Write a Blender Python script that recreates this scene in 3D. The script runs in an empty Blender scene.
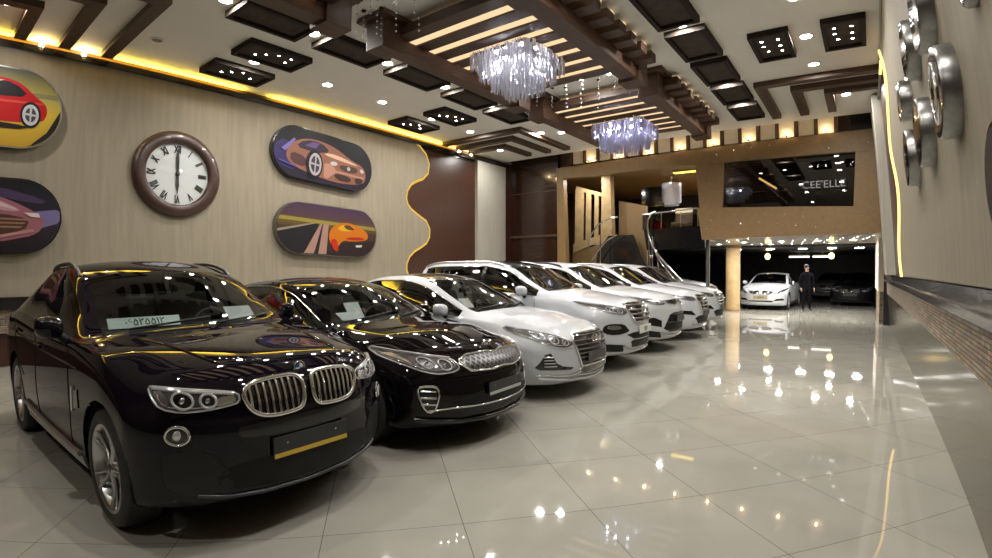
import bpy, bmesh, math, random
import numpy as np
from mathutils import Vector, Matrix
from mathutils.bvhtree import BVHTree
from mathutils.geometry import delaunay_2d_cdt
R = random.Random(7)
sc = bpy.context.scene
COL = sc.collection
PI = math.pi

# ------------------------------------------------------------------ helpers
def tag(o, label=None, cat=None, group=None, kind=None):
    if label: o['label'] = label
    if cat: o['category'] = cat
    if group: o['group'] = group
    if kind: o['kind'] = kind
    return o

def empty(name, loc=(0, 0, 0), rz=0.0, label=None, cat=None, group=None):
    o = bpy.data.objects.new(name, None)
    o.empty_display_size = 0.1
    COL.objects.link(o)
    o.location = loc
    o.rotation_euler = (0, 0, rz)
    return tag(o, label, cat, group)

def copy_tree(o, parent=None):
    c = o.copy()
    COL.objects.link(c)
    if parent: c.parent = parent
    for ch in list(o.children): copy_tree(ch, c)
    return c

class MB:
    """collects shapes, then links them as ONE mesh object"""
    def __init__(s):
        s.v, s.f, s.m, s.sm = [], [], [], []
    def add(s, vs, fs, mi=0, smooth=False):
        b = len(s.v)
        s.v.extend([tuple(map(float, p)) for p in vs])
        for f in fs:
            s.f.append([b + i for i in f]); s.m.append(mi); s.sm.append(smooth)
        return s
    def box(s, x0, x1, y0, y1, z0, z1, mi=0, bev=0.0):
        if bev > 0:
            bm = bmesh.new()
            bmesh.ops.create_cube(bm, size=1)
            for v in bm.verts:
                v.co = ((x0+x1)/2+v.co.x*(x1-x0), (y0+y1)/2+v.co.y*(y1-y0), (z0+z1)/2+v.co.z*(z1-z0))
            bmesh.ops.bevel(bm, geom=bm.edges[:], offset=bev, segments=2, affect='EDGES', profile=.6)
            s.bm(bm, mi, False); bm.free(); return s
        vs = [(x0,y0,z0),(x1,y0,z0),(x1,y1,z0),(x0,y1,z0),(x0,y0,z1),(x1,y0,z1),(x1,y1,z1),(x0,y1,z1)]
        return s.add(vs, [(3,2,1,0),(4,5,6,7),(0,1,5,4),(1,2,6,5),(2,3,7,6),(3,0,4,7)], mi)
    def bm(s, bm, mi=0, smooth=False, mat=None):
        bm.verts.ensure_lookup_table(); bm.verts.index_update()
        vs = [(mat @ v.co) if mat else v.co for v in bm.verts]
        return s.add(vs, [[v.index for v in f.verts] for f in bm.faces], mi, smooth)
    def prism(s, poly, d0, d1, axis='y', mi=0):
        """poly of 2D points extruded along axis: y -> (x,z), x -> (y,z), z -> (x,y)"""
        def P(p, d):
            return {'y': (p[0], d, p[1]), 'x': (d, p[0], p[1]), 'z': (p[0], p[1], d)}[axis]
        n = len(poly)
        vs = [P(p, d0) for p in poly] + [P(p, d1) for p in poly]
        fs = [list(range(n)), list(range(2*n-1, n-1, -1))]
        for i in range(n):
            j = (i+1) % n
            fs.append([i, n+i, n+j, j])
        bm = bmesh.new()
        bv = [bm.verts.new(v) for v in vs]
        for f in fs: bm.faces.new([bv[i] for i in f])
        bmesh.ops.recalc_face_normals(bm, faces=bm.faces[:])
        s.bm(bm, mi); bm.free()
        return s
    def tube(s, pts, r, n=8, mi=0, closed=False, cap=True):
        pts = [Vector(p) for p in pts]
        N = len(pts); rings = []
        rr = r if hasattr(r, '__len__') else [r]*N
        prev = None
        for i in range(N):
            if closed: t = pts[(i+1) % N]-pts[i-1]
            else: t = pts[min(i+1, N-1)]-pts[max(i-1, 0)]
            if t.length < 1e-9: t = Vector((0, 0, 1))
            t.normalize()
            if prev is None:
                a = Vector((0, 0, 1)) if abs(t.z) < .9 else Vector((1, 0, 0))
                u = t.cross(a).normalized()
            else:
                u = (prev - t*prev.dot(t))
                if u.length < 1e-6: u = t.orthogonal()
                u.normalize()
            prev = u
            w = t.cross(u)
            rings.append([pts[i]+(u*math.cos(2*PI*k/n)+w*math.sin(2*PI*k/n))*rr[i] for k in range(n)])
        vs = [p for q in rings for p in q]; fs = []
        for i in range(N if closed else N-1):
            j = (i+1) % N
            for k in range(n):
                l = (k+1) % n
                fs.append([i*n+k, i*n+l, j*n+l, j*n+k])
        s.add(vs, fs, mi, True)
        if cap and not closed:
            s.add(rings[0], [list(range(n-1, -1, -1))], mi); s.add(rings[-1], [list(range(n))], mi)
        return s
    def lathe(s, prof, n=32, axis='z', c=(0, 0, 0), mi=0, smooth=True, caps=False):
        """prof: list of (radius, along-axis)"""
        vs, fs = [], []
        for (r, h) in prof:
            for k in range(n):
                a = 2*PI*k/n
                p = {'z': (r*math.cos(a), r*math.sin(a), h), 'y': (r*math.cos(a), h, r*math.sin(a)), 'x': (h, r*math.cos(a), r*math.sin(a))}[axis]
                vs.append((p[0]+c[0], p[1]+c[1], p[2]+c[2]))
        for i in range(len(prof)-1):
            for k in range(n):
                l = (k+1) % n
                fs.append([i*n+k, i*n+l, (i+1)*n+l, (i+1)*n+k])
        s.add(vs, fs, mi, smooth)
        if caps:
            s.add(vs[:n], [list(range(n-1, -1, -1))], mi); s.add(vs[-n:], [list(range(n))], mi)
        return s
    def ball(s, c, r, mi=0, sub=2, sc=(1, 1, 1)):
        bm = bmesh.new()
        bmesh.ops.create_icosphere(bm, subdivisions=sub, radius=1)
        for v in bm.verts: v.co = (c[0]+v.co.x*r*sc[0], c[1]+v.co.y*r*sc[1], c[2]+v.co.z*r*sc[2])
        s.bm(bm, mi, True); bm.free(); return s
    def build(s, name, mats, parent=None, recalc=False):
        me = bpy.data.meshes.new(name)
        me.from_pydata(s.v, [], s.f)
        mats = mats if isinstance(mats, (list, tuple)) else [mats]
        for m in mats: me.materials.append(m)
        me.polygons.foreach_set('material_index', s.m)
        me.polygons.foreach_set('use_smooth', s.sm)
        if recalc:
            bm = bmesh.new(); bm.from_mesh(me)
            bmesh.ops.recalc_face_normals(bm, faces=bm.faces[:]); bm.to_mesh(me); bm.free()
        me.update()
        o = bpy.data.objects.new(name, me)
        COL.objects.link(o)
        if parent: o.parent = parent
        return o

# ------------------------------------------------------------------ materials
def nodes(name):
    m = bpy.data.materials.new(name); m.use_nodes = True
    nt = m.node_tree
    return m, nt, nt.nodes['Principled BSDF']
def pbr(name, col, rough=.5, metal=0., coat=0., spec=.5, noise=0., nscale=8., bump=0., stretch=(1, 1, 1), emit=None, es=0., col2=None, coat_r=.03):
    m, nt, b = nodes(name)
    b.inputs['Base Color'].default_value = (*col, 1)
    b.inputs['Roughness'].default_value = rough
    b.inputs['Metallic'].default_value = metal
    b.inputs['Coat Weight'].default_value = coat
    b.inputs['Coat Roughness'].default_value = coat_r
    b.inputs['Specular IOR Level'].default_value = spec
    if emit:
        b.inputs['Emission Color'].default_value = (*emit, 1); b.inputs['Emission Strength'].default_value = es
    if noise or bump or col2:
        g = nt.nodes.new('ShaderNodeNewGeometry'); mp = nt.nodes.new('ShaderNodeMapping')
        mp.inputs['Scale'].default_value = stretch
        nt.links.new(g.outputs['Position'], mp.inputs['Vector'])
        t = nt.nodes.new('ShaderNodeTexNoise'); t.inputs['Scale'].default_value = nscale; t.inputs['Detail'].default_value = 5
        nt.links.new(mp.outputs[0], t.inputs['Vector'])
        r = nt.nodes.new('ShaderNodeValToRGB')
        c2 = col2 or tuple(max(0, c*(1-noise)) for c in col)
        r.color_ramp.elements[0].position = .35; r.color_ramp.elements[1].position = .65
        r.color_ramp.elements[0].color = (*c2, 1); r.color_ramp.elements[1].color = (*col, 1)
        nt.links.new(t.outputs['Fac'], r.inputs['Fac']); nt.links.new(r.outputs['Color'], b.inputs['Base Color'])
        if bump:
            bp = nt.nodes.new('ShaderNodeBump'); bp.inputs['Strength'].default_value = bump; bp.inputs['Distance'].default_value = .01
            nt.links.new(t.outputs['Fac'], bp.inputs['Height']); nt.links.new(bp.outputs[0], b.inputs['Normal'])
    return m
def emit(name, col, s):
    m = bpy.data.materials.new(name); m.use_nodes = True
    nt = m.node_tree; nt.nodes.clear()
    e = nt.nodes.new('ShaderNodeEmission'); e.inputs[0].default_value = (*col, 1); e.inputs[1].default_value = s
    o = nt.nodes.new('ShaderNodeOutputMaterial'); nt.links.new(e.outputs[0], o.inputs[0])
    return m
def glass(name, tint, refl=.06, rough=.01):
    m = bpy.data.materials.new(name); m.use_nodes = True
    nt = m.node_tree; nt.nodes.clear(); N = nt.nodes.new
    tr = N('ShaderNodeBsdfTransparent'); tr.inputs[0].default_value = (*tint, 1)
    gl = N('ShaderNodeBsdfGlossy'); gl.inputs['Roughness'].default_value = rough; gl.inputs[0].default_value = (1, 1, 1, 1)
    fr = N('ShaderNodeFresnel'); fr.inputs[0].default_value = 1.5
    ad = N('ShaderNodeMath'); ad.operation = 'ADD'; ad.inputs[1].default_value = refl-.04; ad.use_clamp = True
    mx = N('ShaderNodeMixShader'); o = N('ShaderNodeOutputMaterial')
    nt.links.new(fr.outputs[0], ad.inputs[0]); nt.links.new(ad.outputs[0], mx.inputs[0])
    nt.links.new(tr.outputs[0], mx.inputs[1]); nt.links.new(gl.outputs[0], mx.inputs[2]); nt.links.new(mx.outputs[0], o.inputs[0])
    return m
def floor_mat(name, c1, c2, joint, tile=.83, rot=-49.2, off=(-.465, -.54), rough=.10, wall=False):
    m, nt, b = nodes(name); N = nt.nodes.new; L = nt.links.new
    g = N('ShaderNodeNewGeometry'); mp = N('ShaderNodeMapping')
    if wall:
        sx = N('ShaderNodeSeparateXYZ'); cx = N('ShaderNodeCombineXYZ')
        L(g.outputs['Position'], sx.inputs[0]); L(sx.outputs['Y'], cx.inputs['X']); L(sx.outputs['Z'], cx.inputs['Y']); L(cx.outputs[0], mp.inputs['Vector'])
    else:
        mp.inputs['Rotation'].default_value = (0, 0, math.radians(rot)); L(g.outputs['Position'], mp.inputs['Vector'])
    mp.inputs['Location'].default_value = (*off, 0)
    br = N('ShaderNodeTexBrick'); br.offset = 0; br.offset_frequency = 1; br.squash = 1
    br.inputs['Scale'].default_value = 1; br.inputs['Brick Width'].default_value = tile; br.inputs['Row Height'].default_value = tile
    br.inputs['Mortar Size'].default_value = .0022; br.inputs['Mortar Smooth'].default_value = .1; br.inputs['Bias'].default_value = 0
    br.inputs['Color1'].default_value = (*c1, 1); br.inputs['Color2'].default_value = (*c2, 1); br.inputs['Mortar'].default_value = (*joint, 1)
    L(mp.outputs[0], br.inputs['Vector'])
    t = N('ShaderNodeTexNoise'); t.inputs['Scale'].default_value = 1.7; t.inputs['Detail'].default_value = 8; L(g.outputs['Position'], t.inputs['Vector'])
    mx = N('ShaderNodeMixRGB'); mx.blend_type = 'MULTIPLY'; mx.inputs[0].default_value = .35
    rp = N('ShaderNodeValToRGB'); rp.color_ramp.elements[0].position = .3; rp.color_ramp.elements[0].color = (.6, .6, .58, 1); rp.color_ramp.elements[1].position = .7
    L(t.outputs['Fac'], rp.inputs[0]); L(br.outputs['Color'], mx.inputs[1]); L(rp.outputs[0], mx.inputs[2]); L(mx.outputs[0], b.inputs['Base Color'])
    r2 = N('ShaderNodeMapRange'); r2.inputs['To Min'].default_value = rough*.7; r2.inputs['To Max'].default_value = rough*1.5
    t2 = N('ShaderNodeTexNoise'); t2.inputs['Scale'].default_value = 2.5; t2.inputs['Detail'].default_value = 6; L(g.outputs['Position'], t2.inputs['Vector'])
    L(t2.outputs['Fac'], r2.inputs[0]); L(r2.outputs[0], b.inputs['Roughness'])
    b.inputs['Specular IOR Level'].default_value = .42
    return m
def wood(name, c1, c2, axis=0, rough=.35, scale=3., coat=.0):
    st = [14., 14., 14.]; st[axis] = 1.0
    return pbr(name, c1, rough, 0, coat, .5, nscale=scale, stretch=tuple(st), col2=c2, bump=.05)
def lattice(name, c1, c2, sy=40, sz=40, rough=.35):
    """dark honeycomb / mesh for grilles, object space"""
    m, nt, b = nodes(name); N = nt.nodes.new; L = nt.links.new
    tc = N('ShaderNodeTexCoord'); mp = N('ShaderNodeMapping'); mp.inputs['Rotation'].default_value = (math.radians(45), 0, 0)
    L(tc.outputs['Object'], mp.inputs['Vector'])
    sx = N('ShaderNodeSeparateXYZ'); L(mp.outputs[0], sx.inputs[0])
    outs = []
    for ax, s in (('Y', sy), ('Z', sz)):
        a = N('ShaderNodeMath'); a.operation = 'MULTIPLY'; a.inputs[1].default_value = s; L(sx.outputs[ax], a.inputs[0])
        f = N('ShaderNodeMath'); f.operation = 'FRACT'; L(a.outputs[0], f.inputs[0])
        c = N('ShaderNodeMath'); c.operation = 'LESS_THAN'; c.inputs[1].default_value = .3; L(f.outputs[0], c.inputs[0]); outs.append(c)
    mxm = N('ShaderNodeMath'); mxm.operation = 'MAXIMUM'; L(outs[0].outputs[0], mxm.inputs[0]); L(outs[1].outputs[0], mxm.inputs[1])
    mx = N('ShaderNodeMixRGB'); mx.inputs[1].default_value = (*c1, 1); mx.inputs[2].default_value = (*c2, 1)
    L(mxm.outputs[0], mx.inputs[0]); L(mx.outputs[0], b.inputs['Base Color'])
    L(mxm.outputs[0], b.inputs['Metallic']); b.inputs['Roughness'].default_value = rough
    return m
def paint(name, col, inner=(.02, .02, .022), flake=0., spec=.5):
    m, nt, b = nodes(name); N = nt.nodes.new; L = nt.links.new
    b.inputs['Base Color'].default_value = (*col, 1); b.inputs['Roughness'].default_value = .4; b.inputs['Specular IOR Level'].default_value = spec
    b.inputs['Coat Weight'].default_value = 1; b.inputs['Coat Roughness'].default_value = .01
    if spec < .3: b.inputs['Coat IOR'].default_value = 1.42; b.inputs['Roughness'].default_value = .9; b.inputs['Specular IOR Level'].default_value = 0
    if flake: b.inputs['Metallic'].default_value = flake
    i = N('ShaderNodeBsdfDiffuse'); i.inputs[0].default_value = (*inner, 1)
    g = N('ShaderNodeNewGeometry'); mx = N('ShaderNodeMixShader')
    L(g.outputs['Backfacing'], mx.inputs[0]); L(b.outputs[0], mx.inputs[1]); L(i.outputs[0], mx.inputs[2])
    L(mx.outputs[0], nt.nodes['Material Output'].inputs[0])
    return m
M = {}
M['floor'] = floor_mat('polished_tile', (.39, .38, .33), (.365, .355, .31), (.10, .095, .08), rough=.03)
M['dado'] = floor_mat('polished_dado_tile', (.115, .10, .075), (.10, .09, .065), (.05, .045, .035), tile=1.2, off=(.3, .23), rough=.10, wall=True)
M['ceiling'] = pbr('ceiling_paint', (.78, .745, .675), .75, noise=.05, nscale=1.2)
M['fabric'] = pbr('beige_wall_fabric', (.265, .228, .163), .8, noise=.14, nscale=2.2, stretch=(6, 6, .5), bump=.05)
M['fabric_shaded'] = pbr('beige_wall_fabric_shaded', (.21, .18, .125), .8, noise=.14, nscale=2.2, stretch=(6, 6, .5), bump=.05)  # same fabric made darker, the right wall's shade put into its colour
M['brown'] = wood('brown_wall_veneer', (.058, .022, .013), (.042, .016, .009), 2, .34, 2.5)
M['brown2'] = wood('dark_brown_gloss_panel', (.034, .015, .009), (.022, .010, .006), 0, .16, 2.5, .3)
M['pillarw'] = pbr('pale_pillar_fabric', (.42, .40, .34), .8, noise=.12, nscale=2.2, stretch=(6, 6, .5))
M['walnut'] = wood('dark_walnut', (.090, .044, .024), (.055, .026, .013), 1, .5)
M['walnutx'] = wood('dark_walnut_cross', (.080, .040, .022), (.050, .024, .012), 0, .5)
M['panel'] = pbr('ceiling_panel_brown', (.026, .019, .014), .8, spec=.25, noise=.3, nscale=5)
M['panelin'] = pbr('ceiling_panel_inset', (.060, .046, .034), .8, spec=.25, noise=.3, nscale=7)
M['blackwood'] = pbr('black_ledge', (.012, .010, .009), .22, coat=.3, noise=.3, nscale=4)
M['gold'] = pbr('gold_wallcover', (.235, .145, .058), .5, noise=.12, nscale=14, bump=.03)
M['goldlt'] = pbr('light_gold_wallcover', (.50, .35, .17), .5, noise=.2, nscale=5)
M['cream'] = pbr('cream_panel', (.72, .64, .52), .6, noise=.1, nscale=4)
M['soffit'] = pbr('soffit_gloss_white', (.62, .57, .52), .22, coat=.3)
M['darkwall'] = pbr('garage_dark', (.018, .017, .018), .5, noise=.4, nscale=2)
M['black'] = pbr('black_plastic', (.008, .008, .009), .5, spec=.25)
M['gloss'] = pbr('gloss_black', (.008, .008, .009), .12, coat=.6)
M['rubber'] = pbr('tyre_rubber', (.030, .030, .030), .62, noise=.3, nscale=30)
M['chrome'] = pbr('chrome', (.80, .80, .80), .10, 1.)
M['steel'] = pbr('brushed_steel', (.30, .30, .29), .30, 1., noise=.2, nscale=20)
M['satin'] = pbr('satin_silver', (.55, .56, .57), .30, 1.)
M['gunmetal'] = pbr('gunmetal', (.10, .10, .11), .35, .9)
M['lampdark'] = pbr('lamp_housing', (.055, .056, .06), .25, .2, coat=1.)
M['lampchrome'] = pbr('lamp_reflector', (.60, .61, .63), .16, .95, coat=1.)
M['lens'] = pbr('lamp_lens', (.72, .74, .78), .08, .6, coat=1.)
M['amber'] = pbr('amber_lens', (.55, .17, .02), .2, coat=1.)
M['glass'] = glass('car_glass', (.74, .79, .77), .06)
M['sideglass'] = glass('car_side_glass', (.20, .23, .22), .10)
M['winglass'] = glass('office_window_glass', (.35, .33, .32), .08)
M['clockglass'] = glass('clock_glass', (.97, .97, .97), .05)
M['seat'] = pbr('car_seat', (.10, .095, .085), .6)
M['seatlt'] = pbr('car_seat_beige', (.36, .33, .27), .6)
M['dash'] = pbr('dashboard', (.022, .022, .024), .55)
M['paper'] = pbr('white_paper', (.86, .89, .92), .6)
M['sign'] = pbr('number_strip', (.80, .93, .89), .6)
M['ink'] = pbr('black_ink', (.01, .01, .012), .6)
M['white'] = pbr('white_paint', (.80, .80, .78), .4)
M['platewhite'] = pbr('plate_white', (.62, .62, .58), .4)
M['platedark'] = pbr('plate_dark', (.022, .023, .026), .4)
M['platepale'] = pbr('plate_pale_yellow', (.30, .25, .12), .5)
M['yellow'] = pbr('plate_yellow', (.62, .42, .04), .4)
M['downlight'] = emit('downlight_led', (1., .955, .90), 700)
M['spot'] = emit('panel_spot_led', (1., .97, .92), 60)
M['cove'] = emit('cove_led', (1., .66, .06), 40)
M['warmled'] = emit('warm_led', (1., .62, .18), 2.6)
M['scallop'] = emit('scallop_glow', (1., .62, .10), .75)
M['slatglow'] = emit('lit_ceiling_glow', (1., .70, .40), .95)  # glow standing in for warm-lit ceiling seen between pergola slats
M['sconce'] = emit('sconce_lamp', (1., .74, .40), 110)
M['bulb'] = emit('crystal_bulb', (.93, .93, 1.), 190)
M['bulb2'] = emit('crystal_bulb_violet', (.86, .85, 1.), 95)
M['sparkle'] = emit('sparkle_glow', (1., .93, .86), 40)
M['garagelamp'] = emit('garage_lamp', (1., .94, .90), 110)
M['tube'] = emit('fluorescent', (1., .93, .80), 3.5)
M['amberlamp'] = emit('amber_pendant', (1., .66, .22), 6)
M['yellowlamp'] = emit('yellow_panel_lamp', (1., .72, .10), 3.)
M['signglow'] = emit('sign_reflection_glow', (.9, .95, 1.), 2.6)
M['violet'] = emit('violet_led', (.45, .38, 1.), 2.)
M['pw'] = paint('white_pearl_paint', (.50, .525, .56))
M['pw2'] = paint('white_solid_paint', (.48, .505, .51))
M['ps'] = paint('silver_paint', (.40, .41, .42), flake=.5)
M['pk'] = paint('black_purple_paint', (.004, .003, .0065), spec=.05)
M['pk2'] = paint('black_brown_paint', (.004, .003, .004), spec=.05)
M['pd'] = paint('dark_blue_black_paint', (.008, .009, .012), spec=.1)
M['mesh'] = lattice('grille_mesh', (.005, .005, .006), (.17, .17, .175), 24, 24)
M['mesh2'] = lattice('grille_mesh_fine', (.006, .006, .007), (.05, .05, .053), 30, 30, .5)
def crystal(name, tint):
    m = bpy.data.materials.new(name); m.use_nodes = True
    nt = m.node_tree; nt.nodes.clear(); N = nt.nodes.new
    a = N('ShaderNodeBsdfTranslucent'); a.inputs[0].default_value = (*tint, 1)
    g = N('ShaderNodeBsdfGlossy'); g.inputs['Roughness'].default_value = .05; g.inputs[0].default_value = (*tint, 1)
    t = N('ShaderNodeBsdfTransparent'); t.inputs[0].default_value = (.95, .95, 1, 1)
    m1 = N('ShaderNodeMixShader'); m1.inputs[0].default_value = .45
    m2 = N('ShaderNodeMixShader'); m2.inputs[0].default_value = .35; o = N('ShaderNodeOutputMaterial')
    L = nt.links.new; L(a.outputs[0], m1.inputs[1]); L(g.outputs[0], m1.inputs[2]); L(m1.outputs[0], m2.inputs[1]); L(t.outputs[0], m2.inputs[2]); L(m2.outputs[0], o.inputs[0])
    return m
M['crystal'] = crystal('crystal_glass', (.80, .80, .83))
M['crystal2'] = crystal('crystal_glass_violet', (.72, .715, .86))
def stone_mat():
    m, nt, b = nodes('ledger_stone'); N = nt.nodes.new; L = nt.links.new
    g = N('ShaderNodeNewGeometry'); sx = N('ShaderNodeSeparateXYZ'); cx = N('ShaderNodeCombineXYZ')
    L(g.outputs['Position'], sx.inputs[0]); L(sx.outputs['Y'], cx.inputs['X']); L(sx.outputs['Z'], cx.inputs['Y'])
    br = N('ShaderNodeTexBrick'); br.inputs['Scale'].default_value = 1; br.inputs['Brick Width'].default_value = .17; br.inputs['Row Height'].default_value = .032
    br.inputs['Mortar Size'].default_value = .004; br.inputs['Color1'].default_value = (.34, .26, .17, 1); br.inputs['Color2'].default_value = (.16, .125, .085, 1); br.inputs['Mortar'].default_value = (.03, .025, .02, 1)
    L(cx.outputs[0], br.inputs['Vector'])
    t = N('ShaderNodeTexNoise'); t.inputs['Scale'].default_value = 14; t.inputs['Detail'].default_value = 8; L(g.outputs['Position'], t.inputs['Vector'])
    mx = N('ShaderNodeMixRGB'); mx.blend_type = 'OVERLAY'; mx.inputs[0].default_value = .8; L(br.outputs['Color'], mx.inputs[1]); L(t.outputs['Color'], mx.inputs[2]); L(mx.outputs[0], b.inputs['Base Color'])
    bp = N('ShaderNodeBump'); bp.inputs['Distance'].default_value = .02; bp.inputs['Strength'].default_value = .9; L(t.outputs['Fac'], bp.inputs['Height']); L(bp.outputs[0], b.inputs['Normal'])
    b.inputs['Roughness'].default_value = .6
    return m
M['stone'] = stone_mat()

# ------------------------------------------------------------------ camera: a wide lens with barrel distortion
K, K2, F, VPX, HY, CH = .045, .117, 511., 381., -8.8, 1.55
yaw = math.atan(VPX/F); pit = math.atan(-HY/F)
cam_d = bpy.data.cameras.new('camera'); cam = bpy.data.objects.new('camera', cam_d); COL.objects.link(cam)
cam.location = (0, 0, CH)
cam.rotation_euler = (PI/2-pit, 0, yaw)
cam_d.type = 'PANO'
cy = cam_d.cycles if hasattr(cam_d, 'cycles') else cam_d
cy.panorama_type = 'FISHEYE_LENS_POLYNOMIAL'
cam_d.sensor_fit = 'HORIZONTAL'; cam_d.sensor_width = 36.; cam_d.sensor_height = 36.*558/992
cam_d.clip_start = .01
rr = np.linspace(1, 600, 300); q = (rr/545.)**2
th = np.arctan((1+K*q+K2*q*q)*rr/F); rm = rr*36/992
A_ = np.stack([rm, rm**2, rm**3, rm**4], 1); co = np.linalg.lstsq(A_, th, rcond=None)[0]
cy.fisheye_fov = math.radians(179)
cy.fisheye_polynomial_k0 = 0
for i in range(4): setattr(cy, 'fisheye_polynomial_k%d' % (i+1), -float(co[i]))
sc.camera = cam
sc.view_settings.view_transform = 'Standard'; sc.view_settings.look = 'None'
sc.view_settings.gamma = 1; sc.view_settings.use_curve_mapping = False
sc.view_settings.exposure = 0.18
sc.cycles.max_bounces = 8; sc.cycles.transparent_max_bounces = 16; sc.cycles.diffuse_bounces = 4; sc.cycles.glossy_bounces = 4
sc.cycles.caustics_reflective = False; sc.cycles.caustics_refractive = False
sc.cycles.sample_clamp_indirect = 6.0
w = bpy.data.worlds.new('hall_dark'); sc.world = w; w.use_nodes = True
w.node_tree.nodes['Background'].inputs[0].default_value = (.02, .02, .025, 1)

# ------------------------------------------------------------------ setting
ZC = 5.42
XL = -10.8
YB, YFAC, YEND = -5.0, 15.4, 34.0
def struct(o): o['kind'] = 'structure'; return o
def rw(z): return .77-.06*z          # the right wall leans in a little
struct(MB().box(XL-.3, 1.2, YB, YEND, -.1, 0).build('floor', M['floor']))
struct(MB().box(XL-.3, 1.2, YB, 14.95, ZC, ZC+.12).build('ceiling', M['ceiling']))
struct(MB().box(XL-.3, 1.2, 14.95, YFAC+.3, 5.66, 5.70).build('trim_25', M['ceiling']))
struct(MB().box(XL-.3, 1.2, 14.93, 14.95, ZC+.12, 5.66).build('trim_24', M['ceiling']))
# left wall: fabric with a scalloped end, then brown veneer, then a fabric pillar
struct(MB().box(XL-.2, XL, YB, YEND, 0, ZC).build('wall_left', M['brown']))
wave = [(10.35, 5.24), (10.62, 5.16), (10.9, 4.96), (11.02, 4.70), (10.97, 4.45), (10.77, 4.27), (10.52, 4.17), (10.30, 4.05), (10.14, 3.84), (10.09, 3.60), (10.15, 3.42), (10.29, 3.28), (10.55, 3.14), (10.9, 2.98), (11.03, 2.78), (11.02, 2.55), (10.90, 2.38), (10.69, 2.26), (10.42, 2.13), (10.21, 1.96), (10.10, 1.75), (10.09, 1.55), (10.2, 1.3), (10.45, 1.15)]
poly = [(YB, 1.13)] + [(10.45, 1.13)] + wave[::-1][1:] + [(YB, 5.24)]
struct(MB().prism(poly, XL, XL+.09, 'x').build('trim_1', M['fabric']))
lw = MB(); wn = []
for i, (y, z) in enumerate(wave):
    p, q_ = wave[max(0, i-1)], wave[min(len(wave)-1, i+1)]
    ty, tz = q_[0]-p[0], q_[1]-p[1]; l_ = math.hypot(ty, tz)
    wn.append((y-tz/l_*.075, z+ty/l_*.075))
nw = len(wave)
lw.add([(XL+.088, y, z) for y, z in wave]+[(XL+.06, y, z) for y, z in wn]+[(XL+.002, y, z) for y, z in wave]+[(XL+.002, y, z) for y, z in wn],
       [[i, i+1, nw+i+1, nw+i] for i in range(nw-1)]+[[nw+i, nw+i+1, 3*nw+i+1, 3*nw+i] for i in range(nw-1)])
tag(lw.build('scalloped_glow_strip', M['scallop']), 'yellow glow of hidden LED made as ribbon along scalloped edge of left fabric panel', 'light strip')  # ribbon glows in place of LED light falling on the brown wall
struct(MB().box(XL, XL+.12, 13.3, 14.9, 0, 5.22).build('trim_2', M['pillarw']))
# cornice + cove on the left
struct(MB().box(XL, XL+.13, YB, 13.25, 5.20, 5.27).box(XL+.11, XL+.13, YB, 13.25, 5.27, 5.315).box(XL, XL+.04, YB, 13.25, 5.14, 5.20).box(XL, XL+.16, 13.25, 15.0, 5.22, 5.29).build('trim_3', M['blackwood']))
for i, (a, b, lab) in enumerate(((-4.5, 5.3, 'yellow cove light behind cornice above clock and red car picture'), (6.0, 12.1, 'yellow cove light behind cornice above bronze car picture'))):
    tag(MB().box(XL+.012, XL+.08, a, b, 5.275, 5.315).build('cove_light', M['cove']), lab, 'light strip', 'cove lights on the left cornice')
# ledge and stone low down on the left
struct(MB().box(XL, XL+.14, YB, 13.25, .92, 1.13).build('trim_4', M['blackwood']))
struct(MB().box(XL, XL+.08, YB, 13.25, .55, .92).build('trim_5', M['stone']))
# brown wall beside the facade, back of the left bay
struct(MB().box(XL, -8.84, 15.42, 15.6, 0, ZC).build('wall_far', M['brown2']))
struct(MB().box(XL, -8.84, 15.42, 15.6, ZC, 5.66).build('trim_26', M['brown2']))
struct(MB().box(XL, -8.84, 15.36, 15.42, 2.72, 2.80).box(XL, -8.84, 15.39, 15.42, 4.3, 4.33).build('trim_6', M['walnutx']))
# right wall
def rslab(mb, z0, z1, y0, y1, t=0., th=.3, mi=0):
    mb.add([(rw(z0)-t, y0, z0), (rw(z0)+th, y0, z0), (rw(z0)+th, y1, z0), (rw(z0)-t, y1, z0), (rw(z1)-t, y0, z1), (rw(z0)+th, y0, z1), (rw(z0)+th, y1, z1), (rw(z1)-t, y1, z1)],
           [(3, 2, 1, 0), (4, 5, 6, 7), (0, 1, 5, 4), (1, 2, 6, 5), (2, 3, 7, 6), (3, 0, 4, 7)], mi)
    return mb
struct(rslab(MB(), 0, ZC, YB, 17.6).build('wall_right', M['brown']))
struct(rslab(MB(), 0, .93, YB, 17.6, .012).build('trim_7', M['dado']))
struct(rslab(MB(), .90, 1.27, YB, 17.6, .03).build('trim_8', M['stone']))
struct(rslab(rslab(rslab(MB(), 1.25, 1.31, YB, 17.6, .09), 1.31, 1.37, YB, 17.6, .05), 1.37, 1.45, YB, 17.6, .065).build('trim_9', M['blackwood']))
wv = []
for k in range(41):
    z = 1.46+(ZC-.12-1.46)*k/40
    wv.append((10.15+.42*math.sin((z-1.5)*2*PI/1.9+.6), z))
bm = MB()
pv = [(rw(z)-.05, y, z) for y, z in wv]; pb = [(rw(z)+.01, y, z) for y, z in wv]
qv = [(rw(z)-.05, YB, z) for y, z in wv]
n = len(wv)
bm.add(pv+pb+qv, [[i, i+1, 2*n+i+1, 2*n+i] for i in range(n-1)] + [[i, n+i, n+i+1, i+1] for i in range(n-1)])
struct(bm.build('trim_10', M['fabric_shaded'], recalc=True))
tag(MB().tube([(rw(z)-.068, y, z) for y, z in wv], .020, 6).build('scalloped_glow_strip', M['warmled']), 'gold glowing strip along scalloped edge beside wall discs', 'light strip')
struct(rslab(MB(), 1.46, ZC-.05, 13.3, 14.7, .17).build('trim_11', M['pillarw']))
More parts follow.
